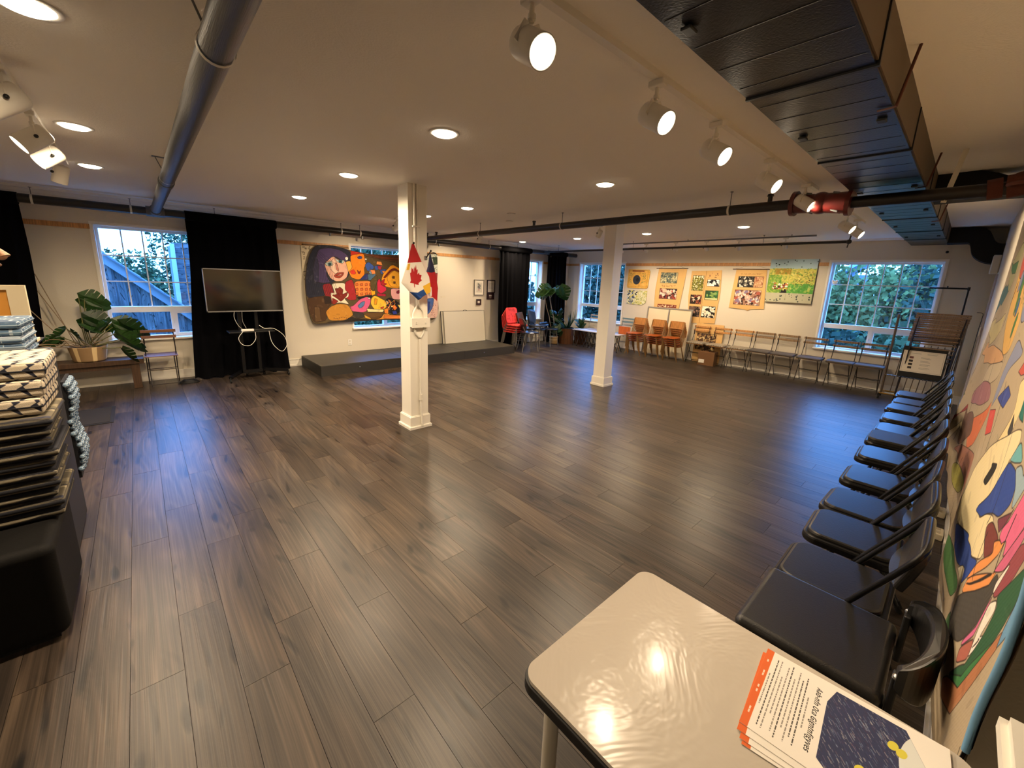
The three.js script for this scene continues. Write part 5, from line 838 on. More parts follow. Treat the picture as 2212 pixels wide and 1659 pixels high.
// ================================================================== television on a wheeled stand
{
  const o = thing('television_stand', 'flat television on a wheeled black stand before the curtain', 'television', [1.235, 0, -7.58]);
  const w = 0.515, y0 = 1.09, y1 = 1.735, z = 0.03;
  const sil = std('#9a9a9c', 0.35, { metalness: 0.7 });
  const tv = obj('screen_housing', [rbox(2 * w - 0.01, y1 - y0 - 0.01, 0.05, 0.008, 0, (y0 + y1) / 2, z - 0.025)], M.black, o);
  obj('bezel', [box2(-w, -w + 0.012, y0, y1, z - 0.02, z + 0.012), box2(w - 0.012, w, y0, y1, z - 0.02, z + 0.012), box2(-w, w, y1 - 0.012, y1, z - 0.02, z + 0.012), box2(-w, w, y0, y0 + 0.018, z - 0.02, z + 0.012)], sil, tv);
  obj('dark_glass', [box2(-w + 0.012, w - 0.012, y0 + 0.018, y1 - 0.012, z - 0.002, z + 0.004)], phys('#0a0908', 0.12, { clearcoat: 1, clearcoatRoughness: 0.08 }), tv);
  for (const x of [-0.1, 0.13]) obj('post', [rbox(0.05, 1.55, 0.04, 0.008, x, 0.86, -0.1)], M.blackMetal, o);
  obj('mount_plate', [rbox(0.5, 0.4, 0.03, 0.006, 0.01, 1.4, -0.06)], M.black, o);
  obj('shelf', [rbox(0.62, 0.02, 0.3, 0.006, 0.03, 0.78, 0.0)], M.black, o);
  obj('base_bar', [bar(V(-0.12, 0.11, -0.1), V(0.16, 0.11, -0.1), 0.05, 0.05)], M.blackMetal, o);
  obj('base_leg', [bar(V(-0.1, 0.11, -0.2), V(-0.33, 0.085, 0.16), 0.05, 0.04)], M.blackMetal, o); obj('base_leg', [bar(V(0.13, 0.11, -0.2), V(0.52, 0.085, 0.0), 0.05, 0.045)], M.blackMetal, o);
  for (const [x, zz] of [[-0.33, 0.16], [0.52, 0.0], [-0.05, -0.22], [0.2, -0.22]]) obj('caster', [cyl(0.028, 0.028, 0.024, 0, 0, 0, 16).rotateZ(Math.PI / 2).translate(x, 0.028, zz), box(0.012, 0.05, 0.03, x, 0.06, zz)], M.rubber, o);
  tag(obj('power_strip', [rbox(0.17, 0.035, 0.05, 0.008, 1.2, 0.808, -7.47)], M.white), 'white power strip on the shelf of the television stand', 'power strip');
  tag(obj('media_box', [rbox(0.26, 0.025, 0.16, 0.005, 1.42, 0.803, -7.55)], M.black), 'flat black box on the right of the television shelf', 'media box');
  const cab = (n, pts, label, m) => tag(obj(n, [tube(pts, 0.0038, 70, 6)], m), label, 'cable', 'television cables');
  cab('cable', [V(1.06, 1.1, -7.54), V(1.05, 1.0, -7.52), V(1.09, 0.88, -7.48), V(1.15, 0.81, -7.46)], 'pale cable hanging left under the television', std('#a8a49c', 0.5));
  cab('cable', [V(1.16, 1.1, -7.54), V(1.155, 0.95, -7.53), V(1.19, 0.835, -7.5)], 'grey cable hanging straight from the television to the power strip', std('#8a8780', 0.5));
  cab('cable', [V(1.13, 0.8, -7.41), V(1.06, 0.7, -7.39), V(1.1, 0.6, -7.39), V(1.2, 0.58, -7.38), V(1.28, 0.67, -7.38), V(1.29, 0.78, -7.4)], 'white cable looped below the power strip', M.white);
  cab('cable', [V(1.36, 0.88, -7.45), V(1.43, 0.83, -7.42), V(1.55, 0.825, -7.39), V(1.68, 0.71, -7.38), V(1.72, 0.56, -7.38), V(1.65, 0.45, -7.38), V(1.57, 0.5, -7.38), V(1.5, 0.62, -7.38), V(1.48, 0.79, -7.4)], 'white cable hanging in a long loop right of the television shelf', M.white);
}
{ const c = []; for (let i = 0; i < 40; i++) c.push(V(0.42 + 0.13 * Math.cos(i * 0.9) * (1 - i / 90), 0.01 + 0.0011 * i, -7.78 + 0.07 * Math.sin(i * 0.9))); tag(obj('cable_coil', [tube(c, 0.006, 200, 5)], M.black), 'black cable coil on the floor beside the television curtain', 'cable'); }
// ================================================================== plants
function leafShape(L, W, cuts) {                        // split leaf lying in x (width) and y (length), stalk at the origin
  const pts = [], n = 16; const half = (t) => W * (0.15 + 0.85 * Math.sin(Math.PI * Math.pow(Math.min(1, t * 0.93 + 0.07), 0.7))) * (t > 0.98 ? 0.1 : 1);
  const edge = (s) => { const e = []; e.push([s * W * 0.35, -L * 0.1]); for (let i = 1; i <= n; i++) { const t = i / n; e.push([s * half(t), L * t * 0.98]); if (cuts && i > 2 && i < n - 1 && i % 3 === 0) { e.push([s * half(t) * 0.32, L * (t - 0.03)]); e.push([s * half(t + 0.02) * 0.98, L * (t + 0.03)]); } } return e; };
  pts.push([0, 0], ...edge(1), [0, L], ...edge(-1).reverse());
  const g = prep(new THREE.ShapeGeometry(poly(pts), 2)), p = g.attributes.position;
  for (let i = 0; i < p.count; i++) { const x = p.getX(i), y = p.getY(i); p.setZ(i, -0.9 * y * y / L * 0.5 - 0.5 * x * x / W + 0.12 * Math.abs(x)); }
  g.computeVertexNormals(); return g;
}
const greenTex = dtex(128, 128, (u, v) => { const k = 0.8 + 0.25 * tn(u, v, 10, 10, 3); return [0.2 * k, 0.36 * k, 0.14 * k]; }, true, 3, 3);
const leafMats = [0, 1, 2].map((i) => new THREE.MeshPhysicalMaterial({ color: ['#ffffff', '#cfe6b0', '#8fae86'][i], map: greenTex, roughness: 0.42, transmission: 0.15, thickness: 0, side: THREE.DoubleSide }));
const stemM = std('#6b6a3e', 0.7), woodyM = std('#8a7456', 0.8);
const splitLeaf = leafShape(0.3, 0.15, true), plainLeaf = leafShape(0.16, 0.05, false), strapLeaf = (() => { const g = prep(new THREE.PlaneGeometry(0.035, 0.5, 2, 8).translate(0, 0.25, 0)), p = g.attributes.position; for (let i = 0; i < p.count; i++) { const y = p.getY(i), t = y / 0.5; p.setX(i, p.getX(i) * (1.1 - 0.9 * t * t)); p.setZ(i, -0.55 * t * t * 0.4); } g.computeVertexNormals(); return g; })();
function leaf(o, g, mat, pos, dir, roll, s) {           // the blade runs along dir from pos
  const m = obj('leaf', g, mat, o); m.position.copy(pos); const d = dir.clone().normalize();
  const q = new THREE.Quaternion().setFromUnitVectors(V(0, 1, 0), d); m.quaternion.copy(new THREE.Quaternion().setFromAxisAngle(d, roll).multiply(q)); m.scale.setScalar(s); return m;
}
const soilM = std('#1f1812', 1);
{ // bench with monstera in a patchwork pot
  const o = thing('wooden_bench', 'dark wooden bench under the left window', 'bench', [-0.95, 0, -7.95]);
  const wd = std('#6a5c54', 0.5, { map: pineGrey });
  obj('bench_top', [metres(rbox(1.78, 0.07, 0.32, 0.006, 0, 0.395, 0))], wd, o);
  obj('apron', [metres(box2(-0.8, 0.8, 0.3, 0.36, 0.1, 0.13))], wd, o);
  for (const x of [-0.8, 0.79]) obj('bench_leg', [metres(rbox(0.09, 0.36, 0.28, 0.005, x, 0.18, 0))], wd, o);
  const pt = ctex(512, 256, (g, w, h) => { g.fillStyle = '#8f7350'; g.fillRect(0, 0, w, h); for (let i = 0; i < 200; i++) { g.fillStyle = `rgba(60,40,20,${rnd() * 0.12})`; g.fillRect(rr(0, w), rr(0, h), rr(3, 20), 3); } g.fillStyle = '#d8bd8c'; for (let i = 0; i < 6; i++) g.fillRect(i * 86 + 20, 0, 22, h); g.fillRect(0, h * 0.42, w, 20); });
  const p = thing('potted_monstera', 'monstera in a patchwork pot on the bench under the left window', 'plant', [-0.605, 0.432, -7.93]);
  obj('pot', [lathe([[0.001, 0], [0.15, 0], [0.165, 0.02], [0.195, 0.2], [0.2, 0.205], [0.185, 0.205], [0.175, 0.17], [0.001, 0.17]], 32)], std('#ffffff', 0.85, { map: pt }), p);
  obj('soil', [cyl(0.178, 0.178, 0.01, 0, 0.176, 0, 24)], soilM, p);
  const L = [ // tip positions (x, y, z), direction of blade, size, roll
    [0.0, 0.86, 0.02, 0.7, -0.35, 0.2, 1.0, 0.3], [0.05, 0.83, 0.03, 0.95, -0.5, 0.1, 0.9, -0.5], [0.0, 0.6, 0.1, 0.8, -0.55, 0.2, 1.15, 0.1], [-0.02, 0.52, 0.12, 0.5, -0.8, 0.3, 0.8, 0.6],
    [0.28, 0.52, 0.12, 0.75, -0.4, 0.1, 1.05, 0.2], [0.33, 0.5, 0.1, 0.6, -0.6, 0.2, 1.2, -0.2], [0.3, 0.38, 0.18, 0.5, -0.75, 0.25, 1.15, 0.4], [0.36, 0.3, 0.16, 0.45, -0.8, 0.3, 1.0, -0.3], [0.34, 0.18, 0.2, 0.25, -0.95, 0.2, 0.85, 0.1], [0.24, 0.54, 0.14, -0.3, -0.5, 0.4, 0.6, 0.2],
    [-0.16, 0.47, 0.1, -0.4, -0.8, 0.3, 0.75, 0.2], [-0.12, 0.45, 0.14, 0.2, -0.9, 0.2, 0.7, -0.4], [-0.22, 0.36, 0.12, -0.6, -0.7, 0.2, 0.7, 0.3], [0.42, 0.28, 0.12, 0.9, 0.2, 0.1, 0.8, 0.5]];
  L.forEach(([x, y, z, dx, dy, dz, s, r], i) => {
    leaf(p, splitLeaf, leafMats[i % 5 === 4 ? 1 : i % 3 === 2 ? 2 : 0], V(x, y, z), V(dx, dy, dz), r + Math.PI * 0.5 * (i % 2 ? 0.2 : -0.2), s);
    obj('stalk', [tube([V(rr(-0.08, 0.08), 0.17, rr(-0.05, 0.08)), V(x * 0.5, y * 0.55 + 0.08, z * 0.7), V(x, y, z)], 0.006, 16, 5)], stemM, p);
  });
  for (let i = 0; i < 9; i++) { const a = rr(-0.4, 1), b = rr(0.5, 1.2); obj('aerial_root', [tube([V(rr(-0.1, 0.1), 0.18, rr(0, 0.1)), V(-0.25 * b + 0.3 * a, 0.24 + 0.1 * rnd(), 0.18), V(-0.38 * b + 0.5 * a, 0.2 + 0.16 * rnd(), 0.1)], 0.005, 16, 5)], woodyM, p); }
  for (const [a, b] of [[V(-0.1, 0.2, 0), V(-0.37, 1.15, -0.2)], [V(-0.06, 0.2, 0.02), V(-0.42, 1.05, -0.18)], [V(-0.14, 0.2, 0.06), V(-0.5, 0.82, 0.1)]]) obj('support_cane', [rod(a, b, 0.005, 6)], woodyM, p);
}
{ // tall monstera and company in the far corner
  const p = thing('tall_monstera', 'tall monstera in a pale lit pot in the far corner', 'plant', [8.62, 0, -7.68]);
  obj('pot', [lathe([[0.001, 0], [0.105, 0], [0.112, 0.02], [0.125, 0.2], [0.13, 0.205], [0.115, 0.205], [0.11, 0.17], [0.001, 0.17]], 28)], std('#b08d58', 0.6), p);
  obj('pot_band', [cyl(0.121, 0.123, 0.025, 0, 0.12, 0, 28), cyl(0.129, 0.129, 0.02, 0, 0.196, 0, 28)], std('#d9bd8c', 0.6), p);
  obj('stem', [tube([V(0, 0.17, 0), V(0.0, 0.45, 0.0), V(-0.08, 0.75, 0.02), V(-0.22, 1.05, 0.04), V(-0.32, 1.35, 0.05), V(-0.36, 1.5, 0.05)], 0.014, 40, 7)], woodyM, p);
  obj('stem', [tube([V(-0.02, 0.17, 0.05), V(-0.2, 0.5, 0.05), V(-0.3, 0.8, 0.05), V(-0.42, 1.02, 0.06), V(-0.5, 1.3, 0.05)], 0.01, 40, 6)], woodyM, p);
  [[-0.4, 1.52, 0.08, -0.75, -0.3, 0.2, 1.5, 0.4], [-0.42, 1.5, 0.1, -0.5, -0.55, 0.3, 1.5, -0.4], [-0.4, 1.45, 0.1, -0.1, -0.2, 0.5, 1.2, 0.6], [-0.36, 1.5, 0.12, -0.9, 0.2, 0.2, 1.1, 0.2], [0.02, 1.62, 0.1, 0.25, -0.85, 0.15, 1.6, 0.15], [-0.2, 0.86, 0.1, -0.5, 0.4, 0.2, 0.5, 0.1]].forEach(([x, y, z, dx, dy, dz, s, r], i) => leaf(p, splitLeaf, leafMats[i === 4 ? 1 : 0], V(x, y, z), V(dx, dy, dz), r, s));
  obj('stalk', [tube([V(-0.3, 1.25, 0.05), V(-0.15, 1.5, 0.08), V(0.02, 1.62, 0.1)], 0.006, 20, 5)], stemM, p);
  for (let i = 0; i < 26; i++) leaf(p, plainLeaf, leafMats[i % 3], V(rr(-0.18, 0.2), rr(0.2, 0.5), rr(-0.05, 0.2)), V(rr(-1, 1), rr(-0.1, 1), rr(-0.3, 1)), rr(0, 3), rr(0.8, 1.3));
}
function fernPot(label, x, z, pot, h, n, spread, lift, mats, kind) {
  const p = thing('potted_fern', label, 'plant', [x, 0, z]);
  pot(p);
  for (let i = 0; i < n; i++) { const a = rr(0, 6.283), e = rr(0.25, 1.2); leaf(p, kind, mats[i % mats.length], V(0.05 * Math.cos(a), h + rr(0, lift), 0.05 * Math.sin(a)), V(Math.cos(a) * spread, Math.sin(e) * 1.1, Math.sin(a) * spread), a * 0 + rr(-0.5, 0.5), rr(0.7, 1.15)); }
  return p;
}
const barrel = (r, h) => (p) => { const m = std('#75614c', 0.8, { map: pineTex }); for (let i = 0; i < 14; i++) { const a = i / 14 * 2 * Math.PI; obj('stave', [metres(box(2 * Math.PI * r / 14 * 0.97, h, 0.018)).translate(0, h / 2, r).rotateY(a)], m, p); } obj('hoop', [ring(V(0, 0, 0), 'z', r + 0.011, 0.022).rotateX(Math.PI / 2).translate(0, h * 0.3, 0), ring(V(0, 0, 0), 'z', r + 0.011, 0.022).rotateX(Math.PI / 2).translate(0, h * 0.8, 0)], std('#3a342e', 0.5, { metalness: 0.5, side: THREE.DoubleSide }), p); obj('rim', [new THREE.TorusGeometry(r, 0.016, 8, 28).rotateX(Math.PI / 2).translate(0, h, 0)], M.black, p); obj('soil', [cyl(r * 0.97, r * 0.97, 0.01, 0, h - 0.03, 0, 20)], soilM, p); };
fernPot('bushy green fern in a wooden barrel planter in the far corner', 8.98, -7.52, barrel(0.19, 0.44), 0.42, 40, 0.9, 0.06, leafMats, strapLeaf);
fernPot('broad leaved plant in a small barrel next to the fern', 9.35, -7.3, barrel(0.16, 0.38), 0.36, 34, 0.7, 0.28, [leafMats[0], leafMats[1]], plainLeaf);
fernPot('bluish leafy shrub behind the barrel fern, in front of the corner curtain', 8.95, -7.86, (p) => { obj('pot', [lathe([[0.001, 0], [0.1, 0], [0.13, 0.3], [0.11, 0.3], [0.001, 0.27]], 24)], std('#3a3028', 0.8), p); obj('stem', [rod(V(0, 0.27, 0), V(0, 0.8, 0), 0.012)], woodyM, p); }, 0.45, 60, 0.8, 0.4, [leafMats[2]], plainLeaf);
// ================================================================== odd chairs in the far corner
{
  const redM2 = std('#e0403c', 0.6, { map: ctex(128, 128, (g, w, h) => { g.fillStyle = '#ffffff'; g.fillRect(0, 0, w, h); for (let i = 0; i < 90; i++) { g.fillStyle = 'rgba(120,20,30,.25)'; g.beginPath(); g.arc(rr(0, w), rr(0, h), rr(2, 5), 0, 7); g.fill(); } }) });
  const legM = std('#8c8680', 0.35, { metalness: 0.6 });
  const mkRed = (label) => {
    const o = thing('red_chair', label, 'chair', [0, 0, 0], 0, 'stack of red chairs');     // front faces +z
    obj('seat', [slab(rrect(0.42, 0.4, 0.1), 0.012, 0.01).rotateX(-Math.PI / 2).translate(0, 0.44, 0.02)], redM2, o);
    const s = rrect(0.42, 0.38, 0.08); for (const [x, y] of [[-0.1, 0.1], [0, 0.11], [0.1, 0.1], [-0.07, 0.0], [0.03, 0.01]]) { const h = new THREE.Path(); h.absarc(x, y, y > 0.05 ? 0.022 : 0.012, 0, 7); s.holes.push(h); }
    obj('backrest', [slab(s, 0.012, 0.006).rotateX(-0.15).translate(0, 0.68, -0.19)], redM2, o);
    for (const k of [-1, 1]) { obj('front_leg', [rod(V(k * 0.17, 0.44, 0.16), V(k * 0.2, 0, 0.2), 0.01, 8)], legM, o); obj('rear_leg', [rod(V(k * 0.18, 0.8, -0.22), V(k * 0.18, 0.44, -0.16), 0.01, 8), rod(V(k * 0.18, 0.44, -0.16), V(k * 0.21, 0, -0.24), 0.01, 8)], legM, o); }
    obj('cross_bar', [rod(V(-0.19, 0.22, 0.18), V(0.19, 0.22, 0.18), 0.008, 8)], legM, o);
    return o;
  };
  const n = ['bottom chair of the red stack beside the stage', 'second chair up in the red stack beside the stage', 'third chair up in the red stack beside the stage', 'top chair of the red stack, its dotted back in full view']; let p;
  for (let k = 0; k < 4; k++) { const at0 = [7.02 + 0.008 * k, k * 0.055, -7.66 + 0.035 * k]; if (!p) { p = mkRed(n[0]); p.position.set(...at0); p.rotation.y = 0.1; } else copyOf(p, at0, 0.1, n[k], 'stack of red chairs'); }
  // black shell chair with thin legs, standing in front
  const shell = (name, label, pos, turn, back, col, group) => {
    const o = thing(name, label, 'chair', pos, turn, group), m = phys(col, 0.34, { clearcoat: 0.2 });
    const sg = prep(slab(rrect(0.44, 0.42, 0.15), 0.012, 0.008).rotateX(-Math.PI / 2).translate(0, 0.44, 0.02)), sp = sg.attributes.position; for (let i = 0; i < sp.count; i++) sp.setY(i, sp.getY(i) + 0.35 * sp.getX(i) ** 2 + 0.25 * sp.getZ(i) ** 2); sg.computeVertexNormals();
    obj('seat', sg, m, o);
    const bg = prep(slab(rrect(0.42, back, 0.1), 0.012, 0.008)), bp = bg.attributes.position; for (let i = 0; i < bp.count; i++) bp.setZ(i, bp.getZ(i) + 0.9 * bp.getX(i) ** 2); bg.computeVertexNormals();
    obj('backrest', bg.rotateX(-0.2).translate(0, 0.5 + back / 2, -0.2), m, o);
    for (const k of [-1, 1]) { obj('front_leg', [rod(V(k * 0.16, 0.44, 0.14), V(k * 0.21, 0, 0.2), 0.0095, 8)], legM, o); obj('rear_leg', [rod(V(k * 0.16, 0.44, -0.14), V(k * 0.21, 0, -0.22), 0.0095, 8)], legM, o); obj('back_bracket', [rod(V(k * 0.18, 0.44, -0.12), V(k * 0.2, 0.62, -0.22), 0.01, 8)], legM, o); }
    return o;
  };
  shell('shell_chair', 'dark grey shell chair turned sideways beside the stage corner', [7.13, 0, -7.2], 1.15, 0.3, '#23252a');
  const g2 = 'stack of dark shell chairs by the corner window';
  shell('shell_chair', 'lower dark shell chair in the pair by the corner window', [7.84, 0, -7.62], 0.35, 0.34, '#20242c', g2); shell('shell_chair', 'upper dark shell chair in the pair by the corner window, rounded back high', [7.83, 0.1, -7.6], 0.35, 0.36, '#262b34', g2);
  shell('shell_chair', 'dark shell chair seat right of the stacked pair, near the tall monstera', [8.2, 0, -7.5], 0.2, 0.12, '#1c1c1e');
  const t = thing('tablet_chair', 'chair with slanted brown back between the red stack and dark chairs', 'chair', [7.47, 0, -7.6], 0.45);
  obj('seat', [rbox(0.42, 0.03, 0.4, 0.012, 0, 0.5, 0)], M.black, t); obj('backrest', [rbox(0.42, 0.26, 0.025, 0.01, 0, 0, 0).rotateX(-0.35).translate(0, 0.78, -0.2)], std('#4b3a38', 0.6), t);
  for (const k of [-1, 1]) { obj('front_leg', [rod(V(k * 0.17, 0.49, 0.16), V(k * 0.2, 0, 0.2), 0.011, 8)], legM, t); obj('rear_leg', [rod(V(k * 0.19, 0.7, -0.2), V(k * 0.2, 0, -0.22), 0.011, 8)], legM, t); }
}
// ================================================================== wheeled rack of folded bistro chairs, right corner
{
  const o = thing('chair_rack', 'wheeled metal rack in the right corner', 'rack', [9.2, 0, -0.3]), m = std('#7a6a58', 0.35, { metalness: 0.7 });
  for (const [x, z] of [[-0.12, -0.4], [-0.04, -0.4], [-0.1, 0.36], [0.14, 0.36]]) obj('upright', [rod(V(x, 0.1, z), V(x, 1.42, z), 0.013, 10)], m, o);
  obj('base_rail', [rod(V(-0.12, 0.1, -0.42), V(-0.12, 0.1, 0.38), 0.015, 10), rod(V(0.16, 0.1, -0.42), V(0.16, 0.1, 0.38), 0.015, 10), rod(V(-0.12, 0.1, -0.38), V(0.16, 0.1, -0.38), 0.015, 10), rod(V(-0.12, 0.1, 0.34), V(0.16, 0.1, 0.34), 0.015, 10)], M.brass, o);
  obj('ledge_bar', [rod(V(-0.14, 0.42, -0.4), V(-0.14, 0.42, 0.36), 0.009, 8)], m, o);
  for (let i = 0; i < 16; i++) obj('ledge_peg', [rod(V(-0.2, 0.42, -0.36 + i * 0.046), V(-0.1, 0.42, -0.36 + i * 0.046), 0.007, 6)], m, o);
  obj('top_bar', [rod(V(-0.12, 1.2, -0.46), V(-0.12, 1.2, 0.36), 0.011, 8)], m, o);
  for (const [x, z] of [[-0.12, -0.42], [0.16, -0.42], [-0.12, 0.38], [0.16, 0.38]]) obj('caster', [cyl(0.03, 0.03, 0.022, 0, 0, 0, 16).rotateX(Math.PI / 2).translate(x, 0.031, z), rbox(0.03, 0.04, 0.034, 0.006, x, 0.075, z)], M.rubber, o);
  // folded bistro chairs hanging on it, seen by their wooden back slats
  const mk = (label) => { const c = thing('folded_bistro_chair', label, 'chair', [0, 0, 0], 0, 'folded bistro chairs on the wheeled rack'); for (const y of [0, 0.034]) obj('back_slat', [metres(rbox(0.014, 0.03, 0.58, 0.005, 0, y, 0))], slatD, c); for (const s of [-1, 1]) obj('leg', [rod(V(0.0, 0.04, s * 0.25), V(0.03, -1.12 + 0.0, s * 0.25 - 0.05), 0.006, 6)], ironM, c); obj('seat_edge', [metres(rbox(0.03, 0.02, 0.5, 0.005, 0.02, -0.3, 0))], slatD, c); return c; };
  let p; const w = ['lowest', 'second', 'third', 'fourth', 'fifth', 'sixth', 'topmost'];
  for (let k = 0; k < 7; k++) { const at0 = [9.02 + 0.014 * (6 - k) - 0.02, 1.02 + k * 0.066, -0.24 + 0.006 * k], l = 'folded slat chair on the wheeled rack, ' + w[k] + ' row of slats'; if (!p) { p = mk(l); p.position.set(...at0); } else { const c = copyOf(p, at0, 0, l); } }
  // lower folded chairs show only as a fan of legs
  for (let i = 0; i < 9; i++) obj('folded_leg', [rod(V(-0.02 + 0.02 * (i % 3), 0.95, -0.25 + i * 0.075), V(0.02, 0.12, -0.3 + i * 0.075), 0.006, 6)], m, o);
}
{ // sign board leaning on the rack
  const o = thing('sign_board', 'white printed sheet on a black board leaning on the wheeled rack', 'sign', [9.03, 0.432, -0.3]);
  const tl = (g) => g.rotateZ(-0.12);
  obj('black_board', [tl(rbox(0.014, 0.5, 0.5, 0.004, -0.03, 0.25, 0))], M.black, o);
  const sheet = new THREE.PlaneGeometry(0.47, 0.34).rotateY(-Math.PI / 2).translate(-0.0385, 0.26, 0);
  obj('sheet', tl(sheet), std('#ffffff', 0.7, { map: ctex(470, 340, (g, w, h) => { g.fillStyle = '#efe4cf'; g.fillRect(0, 0, w, h); g.strokeStyle = '#6a6258'; g.lineWidth = 2; g.strokeRect(14, 14, w - 28, h - 28); lines(g, 90, 40, 120, 1, 10, '#6a6258', 4); lines(g, 270, 34, 130, 2, 12, '#8a8278', 3); for (let i = 0; i < 4; i++) { g.fillStyle = ['#7a5048', '#3a3230', '#2c2624', '#3a302c'][i]; g.fillRect(80, 90 + i * 54, 46, 34); lines(g, 210, 96 + i * 54, 120, 2, 16, '#6a6258', 3); } }) }), o);
}
{ // black garment rail behind
  const o = thing('garment_rail', 'black garment rail standing behind the wheeled rack', 'rail', [9.52, 0, -0.25]);
  obj('upright', [rod(V(0, 0, 0.23), V(0, 1.87, 0.23), 0.011, 10)], M.blackMetal, o); obj('top_bar', [rod(V(0, 1.85, -0.2), V(0, 1.85, 0.23), 0.013, 10)], M.blackMetal, o);
  obj('foot', [box2(-0.14, 0.14, 0, 0.02, 0.215, 0.245)], M.blackMetal, o); obj('end_cap', [cyl(0.016, 0.016, 0.05, 0, 1.85, 0.23, 10), cyl(0.008, 0.008, 0.03, 0, 1.87, 0.0, 8)], M.black, o);
}
{ const p = [V(9.42, 1.5, 0.13), V(9.46, 1.49, 0.19), V(9.5, 1.4, 0.195), V(9.5, 1.2, 0.19), V(9.48, 0.6, 0.19)]; tag(obj('thin_wire', [tube(p, 0.004, 40, 5)], M.black), 'thin black wire curving down the corner beside the rack', 'wire'); }
// ================================================================== left foreground: ottoman and patterned textiles
const navyZig = ctex(512, 256, (g, w, h) => { g.fillStyle = '#d8cbb6'; g.fillRect(0, 0, w, h); g.fillStyle = '#1c1f33'; for (let r = 0; r < 5; r++) for (let k = 0; k < 9; k++) { const x = k * 58 + (r % 2) * 29, y = r * 52; g.beginPath(); g.moveTo(x, y); g.lineTo(x + 40, y + 18); g.lineTo(x + 22, y + 24); g.lineTo(x + 46, y + 50); g.lineTo(x + 4, y + 28); g.lineTo(x + 22, y + 22); g.closePath(); g.fill(); } }, true, 1, 1);
const brickTex = ctex(256, 128, (g, w, h) => { g.fillStyle = '#a9b8c6'; g.fillRect(0, 0, w, h); for (let r = 0; r < 4; r++) for (let k = -1; k < 5; k++) { g.fillStyle = ['#4a6684', '#5a7894', '#3d5878'][(k + r + 6) % 3]; g.fillRect(k * 60 + (r % 2) * 30 + 3, r * 32 + 3, 50, 25); } }, true, 1, 1);
const ikat = ctex(512, 256, (g, w, h) => { g.fillStyle = '#5a5344'; g.fillRect(0, 0, w, h); for (let i = 0; i < 60; i++) { g.fillStyle = ['#11131f', '#1b2040', '#8a8068', '#a89c80', '#0c0e18'][i % 5]; g.globalAlpha = 0.75; g.beginPath(); const x = rr(0, w), y = rr(0, h), L = rr(30, 120), t = rr(4, 16); g.moveTo(x - L, y); g.lineTo(x, y - t); g.lineTo(x + L, y); g.lineTo(x, y + t); g.closePath(); g.fill(); } g.globalAlpha = 1; }, true, 1, 1);
const navyM = std('#12141f', 0.9, { bumpMap: weave, bumpScale: 0.002 }), ikatM = std('#ffffff', 0.9, { map: ikat, bumpMap: weave, bumpScale: 0.002 }), zigM = std('#ffffff', 0.9, { map: navyZig, bumpMap: weave, bumpScale: 0.002 }), brickM = std('#ffffff', 0.9, { map: brickTex, bumpMap: weave, bumpScale: 0.002 });
{
  const o = thing('black_ottoman', 'black upholstered block on the floor at the left edge', 'ottoman', [-0.92, 0, -2.86]);
  obj('cover', [rbox(1.0, 0.47, 0.62, 0.045, 0, 0.255, 0, 4)], phys('#080707', 0.7, { bumpMap: grit, bumpScale: 0.0008, specularIntensity: 0.4 }), o);
  obj('plinth', [box2(-0.46, 0.46, 0, 0.02, -0.27, 0.27)], M.black, o);
  const o2 = thing('black_ottoman', 'second black block behind the first one, mostly hidden', 'ottoman', [-0.95, 0, -3.62]);
  obj('cover', [rbox(1.0, 1.2, 0.62, 0.03, 0, 0.6, 0, 3)], phys('#121110', 0.6), o2); obj('plinth', [box2(-0.46, 0.46, 0, 0.02, -0.27, 0.27)], M.black, o2);
}
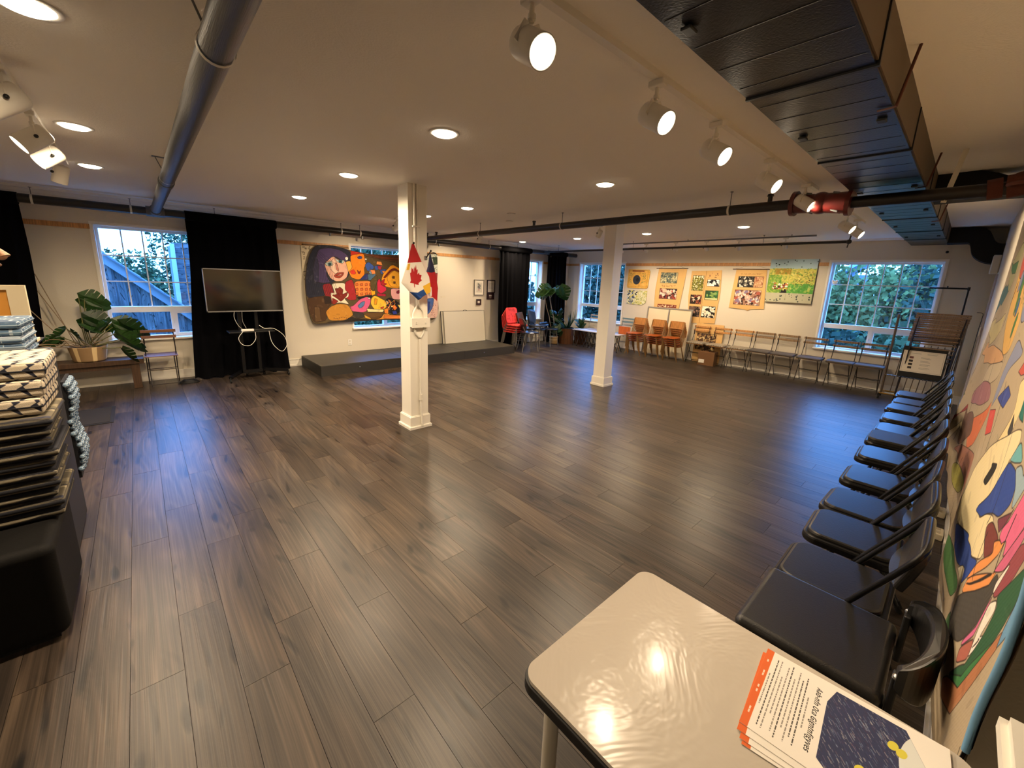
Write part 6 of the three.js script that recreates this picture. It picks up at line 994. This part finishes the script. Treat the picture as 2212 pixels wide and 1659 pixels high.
{
  const gr = 'folded patterned textiles in the left stack', ord = ['lowest', 'second', 'third', 'fourth', 'fifth', 'sixth', 'seventh', 'eighth', 'ninth', 'topmost'];
  for (let k = 0; k < 10; k++) { // each a folded mat: dark rounded fold to the front, patterned face inside
    const y = 0.49 + k * 0.052, dx = 0.012 * Math.sin(k * 2.3) - (k < 5 ? 0.012 : 0), o = thing('folded_textile', 'dark navy folded textile, ' + ord[k] + ' of the stack on the black block', 'textile', [-0.79 + dx, y, -3.05], 0.01 * Math.sin(k * 4), gr);
    obj('outer_fold', [metres(rbox(0.8, 0.046, 0.42, 0.02, 0, 0.026, 0, 3))], k % 2 ? ikatM : navyM, o);
    obj('inner_fold', [metres(rbox(0.79, 0.02, 0.43, 0.009, 0.006, 0.026, 0, 2), 2)], k % 2 ? navyM : ikatM, o);
  }
  for (let k = 0; k < 3; k++) { const o = thing('zigzag_cushion', ['lower', 'middle', 'upper'][k] + ' of the three zigzag patterned flat cushions on the stack', 'cushion', [-0.80 + 0.01 * k, 1.012 + k * 0.086, -3.12], 0.02 * (k - 1), 'zigzag patterned flat cushions'); obj('cover', [metres(rbox(0.8, 0.084, 0.46, 0.02, 0, 0.043, 0, 3), 1.6, k * 0.3)], zigM, o); obj('piping', [rbox(0.806, 0.008, 0.466, 0.003, 0, 0.043, 0, 1)], navyM, o); }
  for (let k = 0; k < 5; k++) { const o = thing('blue_cushion', ['lowest', 'second', 'third', 'fourth', 'topmost'][k] + ' of the blue brick patterned cushions behind the zigzag ones', 'cushion', [-0.92, 1.202 + k * 0.041, -3.68], 0.03 * Math.sin(k * 3), 'blue brick patterned cushions'); obj('cover', [metres(rbox(0.82, 0.04, 0.42, 0.016, 0, 0.021, 0, 3), 3, 0, k * 0.2)], brickM, o); obj('seam', [rbox(0.824, 0.006, 0.424, 0.002, 0, 0.021, 0, 1)], std('#7f95aa', 0.9), o); }
  // woven throw hanging over the far right side
  const t = thing('woven_throw', 'chunky woven blue white throw hanging from the textile stack', 'throw', [0, 0, 0]), knots = [];
  for (let r = 0; r < 15; r++) for (let c = 0; c < 7; c++) knots.push(new THREE.SphereGeometry(0.021, 7, 5).scale(0.7, 0.75, 1.1).translate(-0.365 + 0.012 * Math.sin(r * 0.7) + 0.006 * (c % 2), 1.06 - r * 0.036, -3.30 - c * 0.036 - (r % 2) * 0.018));
  obj('knotted_field', knots, std('#ffffff', 0.95, { map: brickTex }), t).userData.kind = 'stuff';
  obj('backing', [box2(-0.385, -0.372, 0.5, 1.08, -3.55, -3.3)], navyM, t);
}
{ // open pale box with warm coloured inside, and a carved head, on the second block
  const o = thing('open_box', 'pale open box with orange inside behind the blue cushions', 'box', [-0.84, 1.2, -4.14]);
  const cream = std('#d9c9a8', 0.7), org = std('#d8963a', 0.7);
  obj('box_wall', [box2(0.21, 0.29, 0, 0.38, -0.02, 0.02), box2(-0.3, -0.24, 0, 0.38, -0.02, 0.02), box2(-0.24, 0.21, 0.35, 0.38, -0.02, 0.02), box2(-0.3, 0.29, 0.0, 0.02, -0.15, 0.02)], cream, o); obj('lining', [box2(-0.24, 0.21, 0.02, 0.35, -0.02, -0.005)], org, o);
  const s = thing('low_cabinet', 'dark low cabinet behind the black block, mostly hidden', 'cabinet', [-1.1, 0, -4.25]); obj('carcass', [box2(-0.5, 0.5, 0, 1.19, -0.2, 0.3)], M.blackMatte, s); obj('cabinet_top', [box2(-0.51, 0.55, 1.19, 1.198, -0.21, 0.31)], M.black, s);
  const hd = thing('carved_head', 'brown carved wooden head cut by the left picture edge', 'carving', [-0.785, 1.22, -4.34], 1.2), wm = std('#8a6242', 0.5, { bumpMap: grit, bumpScale: 0.001 });
  obj('head', [new THREE.SphereGeometry(0.13, 24, 18).scale(0.85, 1.25, 1).translate(0, 0.57, 0), rod(V(0, 0, 0), V(0, 0.46, 0), 0.07, 14, 0.06), new THREE.ConeGeometry(0.035, 0.1, 12).rotateX(-0.5).translate(0, 0.58, 0.14), new THREE.SphereGeometry(0.03, 12, 10).translate(0, 0.545, 0.15), new THREE.SphereGeometry(0.03, 12, 8).scale(1.3, 0.5, 0.8).translate(0, 0.485, 0.115)], wm, hd);
  for (const k of [-1, 1]) obj('eye', [new THREE.SphereGeometry(0.016, 10, 8).translate(k * 0.045, 0.62, 0.105)], std('#2a1a12', 0.4), hd);
}
{ const o = thing('floor_mat', 'dark rectangular floor mat beside the bench', 'mat', [-0.83, 0, -6.53]); obj('mat_field', [rbox(0.84, 0.012, 0.66, 0.004, 0, 0.006, 0)], std('#1d1916', 0.95, { bumpMap: weave, bumpScale: 0.002 }), o); obj('border', [box2(-0.45, 0.45, 0, 0.007, -0.36, 0.36)], std('#120f0d', 0.8), o); }
for (const [x, l] of [[4.6, 'cream power box on the floor against the mural wall, farther one'], [4.15, 'cream power box on the floor against the mural wall, nearer one']]) { const o = thing('power_box', l, 'power box', [x, 0, 0.155]); obj('housing', [rbox(0.13, 0.05, 0.07, 0.008, 0, 0.025, 0)], std('#d9cdb2', 0.5), o); obj('socket', [rbox(0.034, 0.006, 0.034, 0.003, -0.03, 0.052, 0), rbox(0.034, 0.006, 0.034, 0.003, 0.03, 0.052, 0)], std('#b9ad94', 0.5), o); }
renderer.render(scene, camera);
